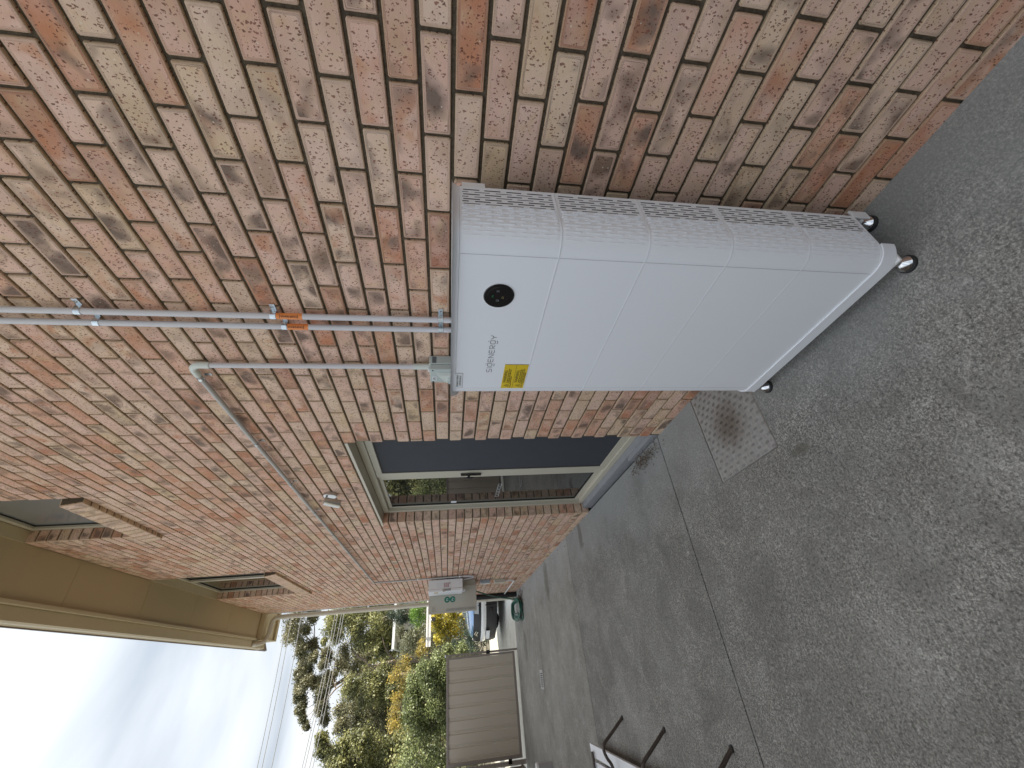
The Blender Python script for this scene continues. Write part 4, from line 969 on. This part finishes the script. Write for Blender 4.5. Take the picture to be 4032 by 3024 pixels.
for s_ in (-1, 1):
    b = B(); XS = [-0.36-0.03, -0.5, -0.56, -0.66, -0.86, -1.06, -1.16, -1.22, -2.0, -2.9, -3.0, -3.1, -3.35, -3.6, -3.7, -3.8, -4.1]
    def arch(x):
        for c_ in (-0.86, -3.35):
            if abs(x-c_) < 0.36: return 0.32+math.sqrt(max(0, 0.36**2-(x-c_)**2))
        return 0.24
    for x in XS:
        zb_ = arch(x); zt_ = 0.97 if x < -1.2 else 0.80+0.17*min(1, max(0, (-x-0.36)/0.7))
        for t_ in (0, 0.35, 0.7, 1.0): b.v.append((x, s_*(0.90+0.02*math.sin(t_*3)), zb_+(zt_-zb_)*t_))
    for i in range(len(XS)-1):
        for j in range(3): a = i*4+j; b.f.append((a, a+4, a+5, a+1) if s_ > 0 else (a, a+1, a+5, a+4))
    cpart(b, 'side_panel', M_CARW)
    b = B().quad((-1.15, s_*0.88, 0.975), (-3.9, s_*0.88, 0.975), (-3.5, s_*0.62, 1.42), (-1.75, s_*0.60, 1.43)); cpart(b, 'side_window', M_GLASS)
    for c_ in (-0.86, -3.35):
        wh = B().lathe((c_, s_*0.72, 0.32), (0, s_, 0), [(0, 0.32), (0.17, 0.32), (0.19, 0.30), (0.19, 0.22), (0.16, 0.21)], 28); wo = cpart(wh, 'wheel', M_BLK)
        cpart(B().lathe((c_, s_*0.885, 0.32), (0, s_, 0), [(0, 0.20), (0.015, 0.19), (0.02, 0.05)], 20), 'rim', M_STEEL, wo)
    # headlight wraps the corner; fog lamp below
    b = B()
    for i in range(5):
        v = s_*(0.70+0.065*i); x = -0.36*abs(v)**2.4
        b.v += [(-0.025+x, v*0.90*0.985, 0.70), (-0.055+x, v*0.90*0.965, 0.815)]
    for i in range(4): a = 2*i; b.f.append((a, a+2, a+3, a+1))
    cpart(b, 'headlight', M_LAMPG)
    v = s_*0.80; x = -0.36*abs(v)**2.4
    cpart(B().lathe((-0.03+x, v*0.90*0.96, 0.36), (1, s_*0.7, 0), [(0, 0.055), (0.012, 0.05)], 16), 'fog_light', M_BLKGLOSS)
b = B(); b.obox((0.006, -0.19, 0.40), (0, 0.36, 0), (0, 0, 0.10), (0.012, 0, 0)); cpart(b, 'number_plate', M_PAPER)
for k, (yy_, zz_) in enumerate(((0.0, 0.72), (0.0, 0.765))):
    b = B(); b.v = [(-0.012-0.02*k, -0.10, zz_), (-0.005-0.02*k, 0, zz_+0.045), (-0.012-0.02*k, 0.10, zz_), (-0.012-0.02*k, 0.10, zz_-0.014), (-0.005-0.02*k, 0, zz_+0.027), (-0.012-0.02*k, -0.10, zz_-0.014)]; b.f = [(0, 1, 4, 5), (1, 2, 3, 4)]
    cpart(b, 'emblem', M_CHROME)
cpart(B().obox((-0.30, -0.80, 0.22), (-3.6, 0, 0), (0, 1.60, 0), (0, 0, 0.50)), 'underbody', M_BLK)

# ------------------------------------------------------------------ buildings beyond
vb = thing('patio_cover', 'white flat patio cover edge with a black flood lamp, beyond the open meter box door', 'patio cover', (1.5, 18.0, GZ))
for k in range(3): B().box(-0.56, 4.0, 17.95+0.02*(k % 2), 18.0+0.03*(k % 2), 0.600+0.058*k, 0.654+0.058*k).build('beam_rib', M_DECK, vb, bevel=0.004)
B().box(-0.55, 4.0, 18.04, 18.14, 0.72, 0.78).build('gutter', M_DECK, vb)
B().box(-0.30, -0.25, 17.93, 18.06, 0.595, 0.79).build('bracket', plain('bracket_grey', (0.30, 0.30, 0.30), 0.5), vb)
B().lathe((0.32, 17.93, 0.50), (0, -1, 0), [(0, 0.075), (0.10, 0.08)], 18).build('flood_lamp', M_BLK, vb, smooth='auto')
B().tube([(0.32, 17.95, 0.50), (0.32, 17.97, 0.60)], 0.03, 8).build('lamp_bracket', M_WHITE2, vb)
for x_ in (3.6, 1.9): B().box(x_, x_+0.09, 18.05, 18.14, GZ, 0.74).build('post', M_DECK, vb)
nh = thing('neighbour_house', 'distant pale house with a flat white roof edge among the trees', 'house', (1.5, 31, GZ))
B().box(-0.05, 6.0, 29.4, 36, 3.12, 3.27).build('roof', plain('roof_fascia_white', (0.78, 0.80, 0.80), 0.5), nh)
B().box(0.35, 6.0, 31.0, 35.8, GZ, 3.118).build('wall', M_WALLW, nh)
wn = B().box(0.5, 1.0, 30.96, 30.998, 1.9, 2.95).build('window', M_GLASS, nh); B().box(0.46, 0.499, 30.95, 30.999, 1.86, 3.0).build('frame', M_DECK, wn)
wn = B().box(1.5, 1.95, 30.96, 30.998, 2.2, 2.9).build('window', M_GLASS, nh)
B().box(0.0, 0.34, 31.2, 31.6, 2.2, 3.11).build('wall', plain('dark_weatherboard', (0.18, 0.18, 0.17), 0.8), nh)  # narrow wall piece in plain dark grey
for k in range(8): B().box(0.3, 2.6, 30.2-0.16*k, 30.34-0.16*k, 1.75-0.14*k, 1.80-0.14*k).build('stair_tread', M_WALLW, nh)

# ------------------------------------------------------------------ power lines
WR = [((0.83, 6.53), (-3.57, 6.58)), ((1.05, 6.36), (-3.58, 6.42)), ((1.08, 5.99), (-3.62, 6.10)), ((1.06, 4.64), (-3.73, 5.07)), ((1.08, 4.53), (-3.74, 4.98)), ((1.07, 4.38), (-3.76, 4.82)), ((1.06, 4.29), (-3.77, 4.71))]
names = ['highest thin power line across the open sky beyond the eaves', 'second highest power line, just under the highest one', 'third power line from the top, lowest of the upper three', 'top line of the lower bundle of four power lines', 'second line of the lower bundle of power lines', 'third line of the lower bundle of power lines', 'lowest power line of all, crossing the gum tree crowns']
for ((xa, za), (xb, zb)), lb in zip(WR, names):
    P_w = []
    for i in range(25):
        x = 14-30*i/24; t_ = (x-xa)/(xb-xa); P_w.append((x, 20.0, za+(zb-za)*t_+0.006*(x-xa)*(x-xb)))
    mesh_thing(B().tube(P_w, 0.0115, 6).build('power_line', M_WIRE), lb, 'power line', 'power lines over the gardens')

# ------------------------------------------------------------------ plants
def foliage(name, clumps, per, size, mat, seed, parent=None, sub=9, tight=0.34, scale=1.15, flat=0.8, **props):
    rg_ = np.random.default_rng(seed); V_ = []; T_ = []
    for (x, y, z, r) in clumps:
        r *= scale; n = int(per)
        sc_ = rg_.normal(size=(sub, 3)); sc_ /= np.linalg.norm(sc_, axis=1)[:, None]; sc_ *= r*(0.35+0.55*rg_.random((sub, 1)))
        tb = rg_.random(sub)*0.55+0.15 + 0.14*sc_[:, 2]/r
        w_ = rg_.integers(0, sub, n)
        d = rg_.normal(size=(n, 3))*r*tight; d[:, 2] *= flat
        c = np.array([x, y, z])+sc_[w_]+d
        out_ = d/np.linalg.norm(d, axis=1)[:, None]
        nn = out_*0.9+rg_.normal(size=(n, 3))*0.7; nn[:, 2] += 0.35; nn /= np.linalg.norm(nn, axis=1)[:, None]
        a = np.cross(nn, rg_.normal(size=(n, 3))); a /= np.linalg.norm(a, axis=1)[:, None]; b_ = np.cross(nn, a)
        s1 = size*(0.5+rg_.random((n, 1))); s2 = s1*(0.45+0.25*rg_.random((n, 1)))
        V_.append(np.stack([c-a*s1, c+b_*s2, c+a*s1, c-b_*s2], 1).reshape(-1, 3)); T_.append(np.repeat(np.clip(tb[w_]+rg_.normal(size=n)*0.13, 0, 1), 4))
    V_ = np.concatenate(V_); T_ = np.concatenate(T_); nq = len(V_)//4
    if parent: V_ = V_-np.array(wloc(parent))
    me = bpy.data.meshes.new(name); me.vertices.add(len(V_)); me.vertices.foreach_set('co', V_.ravel())
    me.loops.add(len(V_)); me.loops.foreach_set('vertex_index', np.arange(len(V_), dtype=np.int32)); me.polygons.add(nq); me.polygons.foreach_set('loop_start', np.arange(0, len(V_), 4, dtype=np.int32))
    me.update(); at = me.attributes.new('tint', 'FLOAT', 'POINT'); at.data.foreach_set('value', T_.astype(np.float32)); me.materials.append(mat); me.validate()
    o = bpy.data.objects.new(name, me); COL.objects.link(o); o.parent = parent
    for k, v in props.items(): o[k] = v
    return o
def limbs(root, paths, mat=M_BARK):
    for i, (pts_, r0, r1) in enumerate(paths):
        n = len(pts_); P_b = catmull(pts_, 4); rs = [r0+(r1-r0)*j/(len(P_b)-1) for j in range(len(P_b))]
        B().tube(P_b, rs, 8).build('trunk' if i == 0 else 'limb', mat, root, smooth=True)
def twigs(rd, clumps, base, r=0.03):
    ps = []
    for (x, y, z, q_) in clumps:
        b0 = min(base, key=lambda p: (p[0]-x)**2+(p[1]-y)**2+(p[2]-z)**2 + (5 if p[2] > z else 0))
        ps.append(([b0, ((b0[0]+x)/2+rd.uniform(-.2, .2), (b0[1]+y)/2, (b0[2]+z)/2-0.15), (x, y, z)], r, 0.008))
    return ps
GA = [(3.08,42.0,13.11,0.56),(2.64,44.0,13.4,0.65),(2.4,46.0,14.34,0.47),(1.5,43.0,12.57,0.5),(1.38,45.0,12.43,0.59),(1.07,42.0,12.03,0.36),(1.45,44.0,11.59,0.38),(0.65,46.0,12.77,0.39),(0.48,43.0,11.43,0.43),(0.07,45.0,12.39,0.38),(0.41,42.0,10.85,0.3),(-0.52,44.0,12.21,0.36),(-0.53,46.0,12.22,0.44),(-1.08,43.0,11.9,0.41),(-1.62,45.0,12.47,0.36),(-1.37,42.0,11.33,0.4),(-1.16,44.0,11.27,0.36),(-1.37,46.0,11.27,0.38),(-2.15,43.0,11.76,0.34),(-2.75,45.0,12.0,0.36),(-3.0,42.0,11.26,0.3),(-3.63,44.0,11.45,0.28),(-4.23,46.0,11.68,0.24),(2.65,43.0,12.14,0.38),(3.9,43,12.9,0.6),(4.6,44,12.2,0.6),(3.6,44,11.9,0.5)]
GB = [(2.63,36.5,8.31,0.45),(2.14,38.0,8.67,0.52),(1.68,39.5,8.68,0.41),(2.26,37.2,7.54,0.57),(2.83,38.8,7.58,0.42),(1.76,36.5,6.7,0.43),(2.68,38.0,6.51,0.48),(1.42,39.5,6.92,0.53),(0.96,37.2,5.92,0.5),(1.55,38.8,5.59,0.53),(2.19,36.5,5.46,0.45),(1.99,38.0,4.91,0.47),(2.68,39.5,4.83,0.49),(1.18,37.2,9.06,0.16),(3.3,38,7.0,0.6),(3.6,38,5.6,0.6),(3.5,38,8.2,0.5)]
GC = [(0.48,40.5,8.22,0.47),(-0.28,42.0,8.67,0.47),(0.0,43.5,8.55,0.49),(-0.65,41.2,7.6,0.53),(0.22,42.8,9.79,0.37),(-0.19,40.5,9.71,0.29),(0.67,42.0,9.94,0.31),(0.37,43.5,7.46,0.45),(0.07,41.2,6.55,0.36),(-1.2,42.8,9.95,0.41),(-1.04,40.5,8.98,0.34),(-2.28,42.0,9.97,0.33),(-2.77,43.5,9.87,0.41),(-3.02,41.2,9.55,0.3),(-3.77,42.8,9.54,0.28),(-1.76,40.5,9.46,0.33)]
GD = [(-1.65,34.5,6.26,0.38),(-2.01,36.0,6.65,0.39),(-1.73,37.5,6.23,0.52),(-1.53,35.2,5.36,0.49),(-2.43,36.8,5.92,0.54),(-2.12,34.5,4.93,0.42),(-2.52,36.0,4.57,0.44),(-1.89,37.5,4.53,0.42),(-1.35,35.2,4.84,0.4),(-0.93,36.8,4.52,0.37),(-2.32,34.5,3.72,0.38),(-1.63,36.0,3.93,0.31)]
GE = [(-2.89,38.5,6.83,0.51),(-3.12,40.0,7.76,0.42),(-3.71,41.5,7.74,0.49),(-3.65,39.2,6.59,0.57),(-3.43,40.8,6.11,0.54),(-3.29,38.5,5.1,0.57),(-4.23,40.0,6.08,0.52),(-4.24,41.5,5.42,0.54),(-3.62,39.2,4.6,0.42),(-4.34,40.8,7.05,0.42),(-4.04,38.5,7.45,0.3),(-4.4,40.0,4.45,0.36)]
GF = [(-4.03,32.5,7.34,0.26),(-4.66,34.0,7.49,0.36),(-5.2,35.5,7.24,0.56),(-4.55,33.2,6.16,0.54),(-5.4,34.8,5.93,0.73),(-4.27,32.5,5.08,0.62),(-5.05,34.0,4.63,0.73),(-5.7,35.5,4.15,0.65),(-4.94,33.2,3.33,0.54),(-5.88,34.8,3.0,0.46),(-5.5,32.5,6.26,0.51),(-6.14,34.0,5.31,0.79),(-6.65,35.5,4.27,0.83),(-6.57,33.2,3.01,0.69),(-7.51,34.8,4.29,1.04)]
OL = [(-0.01,23.4,2.05,0.29),(-0.33,24.0,1.89,0.29),(0.5,24.6,2.38,0.19),(-0.56,23.7,2.01,0.28),(0.26,24.3,1.86,0.22),(-0.21,23.4,1.66,0.21)]
CN = [(1.62,26.5,2.62,0.3),(1.27,27.0,2.73,0.26),(1.79,27.5,2.44,0.27),(1.19,26.8,2.48,0.21),(1.5,27,1.9,0.35),(1.5,27,3.1,0.2)]
GR = [(1.16,22.5,1.4,0.25),(0.9,23.0,1.49,0.22),(0.79,23.5,1.28,0.23),(1.31,22.8,1.26,0.22),(1.14,23.2,1.6,0.18),(1.1,23,1.0,0.3)]
HE = [(-1.23,14.1,0.6,0.21),(-1.06,14.5,0.29,0.22),(-0.92,14.9,-0.07,0.19),(-0.93,14.3,-0.43,0.18),(-1.5,14.7,0.87,0.25),(-1.62,14.1,0.5,0.3),(-1.86,14.5,0.96,0.26),(-2.1,14.9,0.63,0.31),(-2.2,14.3,1.04,0.26),(-1.46,14.7,0.29,0.21),(-2.09,14.1,0.27,0.24),(-2.59,14.5,0.82,0.29),(-2.67,14.9,0.39,0.3),(-1.48,14.3,0.05,0.27),(-1.96,14.7,0.05,0.27),(-1.21,14.1,-0.18,0.21),(-2.5,14.5,0.0,0.26),(-3.2,14.5,0.9,0.4),(-3.2,14.5,0.2,0.4),(-3.8,14.6,0.9,0.4),(-3.8,14.5,0.1,0.4),(-4.4,14.6,0.5,0.5),(-1.3,14.6,-0.7,0.3),(-2.0,14.6,-0.6,0.4),(-2.8,14.6,-0.6,0.4)]
HD = [(-0.78,17.2,-0.95,0.24),(-0.59,17.5,-1.27,0.25),(-0.53,17.8,-0.69,0.25),(-1.03,17.4,-1.09,0.24),(-0.28,17.6,-1.39,0.2),(-0.31,17.2,-0.82,0.19),(0.1,17.6,-1.1,0.35),(0.6,17.7,-1.1,0.35),(0.0,17.8,-0.75,0.25),(-0.55,17.9,-0.35,0.22)]
YA = [(-1.12,20.5,1.87,0.27),(-1.37,21.0,2.12,0.21),(-1.37,21.5,1.67,0.19),(-0.88,20.8,1.74,0.15),(-0.6,21.2,1.18,0.16),(-0.44,20.5,0.94,0.16),(-2.06,21.0,1.95,0.18),(-2.5,21.5,2.03,0.21),(-2.67,20.8,2.1,0.19),(-0.28,21.2,1.12,0.13),(-2.91,20.5,2.0,0.19),(-1.66,21.0,1.72,0.18)]
YB = [(0.33,18.6,0.32,0.24),(0.03,19.0,0.06,0.24),(-0.21,19.4,-0.13,0.22),(0.3,18.8,-0.26,0.24),(-0.11,19.2,0.19,0.19),(0.49,18.6,-0.2,0.18),(0.18,19.0,0.45,0.15),(-0.26,19.4,0.32,0.15),(0.55,18.8,0.39,0.18),(0.0,19.2,-0.46,0.18),(0.44,18.6,0.57,0.15)]
GY = [(-0.06,22.1,1.78,0.24),(-0.38,22.5,1.62,0.24),(-0.4,22.9,1.94,0.21),(0.17,22.3,1.37,0.21),(-0.22,22.7,0.75,0.24),(-0.09,22.1,1.46,0.2),(0.3,22.6,0.9,0.3),(-0.6,22.6,1.1,0.3),(0.9,22.6,0.8,0.3)]
rd = random.Random(11)
def tree(name, label, cat, clumps, per, size, mat, seed, trunk, bark=M_BARK, group=None, twig=0.03, extra=(), **kw):
    base = trunk[0][0][0]; t_ = thing(name, label, cat, (base[0], base[1], base[2]), group)
    foliage('crown', clumps, per, size, mat, seed, t_, **kw)
    nodes = [p for tr in trunk for p in tr[0]]
    limbs(t_, list(trunk)+twigs(rd, clumps, nodes, twig), bark)
    return t_
tree('gum_tree', 'tallest gum tree with a pale spreading crown reaching above the power lines', 'tree', GA, 1544, 0.064, ML_GUM, 1, [([(-0.3, 44, 1.0), (-0.5, 44, 5.0), (-0.9, 44, 7.6), (-1.6, 44, 9.3), (-2.2, 44, 10.3)], 0.28, 0.06), ([(-0.9, 44, 7.6), (0.2, 44, 9.6), (1.6, 44, 11.6), (2.6, 44, 12.8)], 0.12, 0.03), ([(-1.6, 44, 9.3), (-1.3, 44, 10.6), (-1.2, 44, 11.5)], 0.07, 0.02)], group='gum trees on the hill', twig=0.035, tight=0.36, scale=1.25)
tree('gum_tree', 'olive crowned gum tree directly beside the house corner downpipe', 'tree', GB, 1841, 0.060, ML_GUM2, 2, [([(2.6, 38, 0.6), (2.5, 38, 3.6), (2.2, 38, 5.6), (2.2, 38, 7.8)], 0.2, 0.05), ([(2.2, 38, 5.6), (1.2, 38, 6.2)], 0.07, 0.03)], M_BARKP, group='gum trees on the hill', tight=0.42, scale=1.3)
tree('gum_tree', 'gum tree with a bare forked grey trunk showing in the gap under its crown', 'tree', GC, 1544, 0.060, ML_GUM, 3, [([(-0.2, 40, 1.0), (-0.42, 40, 3.77), (-0.58, 40, 4.32), (-0.79, 40, 4.92), (-0.79, 40, 5.54), (-0.54, 40, 5.99), (-0.12, 40, 6.53), (0.14, 40, 6.98), (0.61, 40, 7.47), (1.18, 40, 7.66), (1.63, 40, 7.66)], 0.17, 0.04), ([(-0.79, 40, 5.54), (-0.88, 40, 6.2), (-1.13, 40, 6.84), (-1.16, 40, 7.61), (-1.5, 40, 7.86), (-1.84, 40, 8.4), (-2.16, 40, 8.7), (-2.7, 41, 9.4)], 0.11, 0.03), ([(-0.42, 40, 3.77), (-0.27, 40, 4.22), (0.21, 40, 4.69), (0.73, 40, 4.99), (1.19, 40, 5.15), (1.71, 40, 5.32)], 0.10, 0.03)], group='gum trees on the hill', tight=0.40, scale=1.25)
tree('gum_tree', 'dense dull green gum tree in front of the forked trunk, above the autumn bush', 'tree', GD, 1841, 0.057, ML_GUM2, 4, [([(-1.2, 36, 0.5), (-1.48, 36, 3.9), (-1.94, 36, 4.6), (-2.2, 36, 5.8)], 0.15, 0.04), ([(-1.48, 36, 3.9), (-2.3, 36, 4.5)], 0.06, 0.03)], group='gum trees on the hill', tight=0.42, scale=1.3)
tree('gum_tree', 'broad gum tree between the dense one and the one cut off by the photo edge', 'tree', GE, 1782, 0.060, ML_GUM, 5, [([(-3.4, 40, 1.0), (-3.5, 40, 4.0), (-3.6, 40, 6.5)], 0.2, 0.05)], group='gum trees on the hill', tight=0.42, scale=1.3)
tree('gum_tree', 'yellow green gum tree farthest from the house, cut off by the edge of the photo', 'tree', GF, 2376, 0.064, ML_GUM2, 6, [([(-5.6, 34, 0.2), (-5.5, 34, 3.0), (-5.3, 34, 6.0)], 0.2, 0.05)], group='gum trees on the hill', scale=1.2, tight=0.36)
tree('olive_bush', 'dark olive shrub under the distant white roof edge', 'shrub', OL, 700, 0.03, ML_GREY, 7, [([(-0.1, 24, GZ), (-0.1, 24, 0.5), (-0.1, 24, 1.6)], 0.05, 0.02)], group='garden shrubs', twig=0.012, scale=1.3)
tree('conifer', 'dark blue green conifer between the downpipe and the distant house', 'tree', CN, 700, 0.035, ML_DARK, 8, [([(1.5, 27, GZ), (1.5, 27, 1.5), (1.5, 27, 3.0)], 0.08, 0.02)], twig=0.015, scale=1.35)
tree('lime_shrub', 'bright lime green shrub above the white patio beam', 'shrub', GR, 700, 0.026, ML_LIME, 9, [([(1.1, 23, GZ), (1.1, 23, 0.3), (1.1, 23, 1.2)], 0.04, 0.015)], group='garden shrubs', twig=0.01, scale=1.35)
tree('hedge', 'big rounded glossy leaved hedge rising behind the ribbed gate', 'hedge', HE, 2000, 0.026, ML_HEDGE, 10, [([(-2.0, 14.6, GZ), (-2.0, 14.6, -0.8), (-2.0, 14.6, 0.2)], 0.05, 0.02)], twig=0.012, scale=1.2, sub=14, tight=0.32)
tree('low_hedge', 'dark low hedge along the driveway edge behind the car', 'hedge', HD, 900, 0.024, ML_DARK, 12, [([(-0.4, 17.6, GZ), (-0.4, 17.6, -1.2), (-0.4, 17.6, -0.8)], 0.03, 0.01)], twig=0.01, scale=1.3)
tree('autumn_bush', 'golden orange autumn shrub rising above the rounded hedge', 'shrub', YA, 560, 0.030, ML_YEL, 13, [([(-1.5, 21, GZ), (-1.5, 21, 0.3), (-1.5, 21, 1.5)], 0.05, 0.015)], group='garden shrubs', twig=0.011, scale=1.4)
tree('golden_shrub', 'bright yellow leaved shrub beside the open meter box door, above the car', 'shrub', YB, 620, 0.040, ML_YEL2, 14, [([(0.2, 19, GZ), (0.2, 19, -1.0), (0.2, 19, 0.0)], 0.04, 0.015)], group='garden shrubs', twig=0.011, scale=1.35)
tree('grey_shrub', 'grey green shrub between the golden shrub and the autumn bush', 'shrub', GY, 700, 0.028, ML_GREY, 15, [([(-0.2, 22.5, GZ), (-0.2, 22.5, 0.0), (-0.2, 22.5, 1.2)], 0.05, 0.015)], group='garden shrubs', twig=0.011, scale=1.35)
# pink flowers on the garden side of the side fence (they show in the door glass)
tree('flowering_shrub', 'pink flowering shrub over the side fence, seen mirrored in the door glass', 'shrub', [(-3.5, 7.6, 0.15, 0.25), (-3.6, 8.2, 0.2, 0.3), (-3.5, 8.9, 0.1, 0.3)], 900, 0.02, ML_PINK, 16, [([(-3.6, 8.2, GZ), (-3.6, 8.2, -0.6), (-3.6, 8.2, 0.0)], 0.04, 0.015)], twig=0.01)
# wooded hillside behind everything: one mass
rg_ = np.random.default_rng(21); wood = []
for i in range(420):
    x = rg_.uniform(-22, 22); y = rg_.uniform(50, 66); zt_ = 8.2+1.4*math.sin(x*0.5+1)+0.8*math.sin(x*1.3)
    wood.append((x, y, rg_.uniform(0, 1)**0.8*zt_, rg_.uniform(0.7, 1.3)))
foliage('woodland', wood, 170, 0.26, ML_GUM2, 22, kind='stuff')
under = []
for i in range(170):
    x = rg_.uniform(-16, 10); y = rg_.uniform(27, 33); under.append((x, y, rg_.uniform(-1.4, 2.6 if x < -0.3 else 1.9), rg_.uniform(0.35, 0.7)))
foliage('undergrowth', under, 260, 0.07, ML_GUM2, 23, kind='stuff')
garden = []
for i in range(60):
    x = rg_.uniform(-12, 6); y = rg_.uniform(18.6, 21.5) if x < -0.6 else rg_.uniform(19.8, 21.5); garden.append((x, y, rg_.uniform(-1.4, 0.35), rg_.uniform(0.25, 0.45)))
foliage('undergrowth', garden, 420, 0.035, ML_GREY, 24, kind='stuff')

# ------------------------------------------------------------------ lift the whole place so that the paving lies at z = 0
for o in list(bpy.data.objects):
    if o.parent is None and o.type != 'LIGHT': o.location.z += LIFT
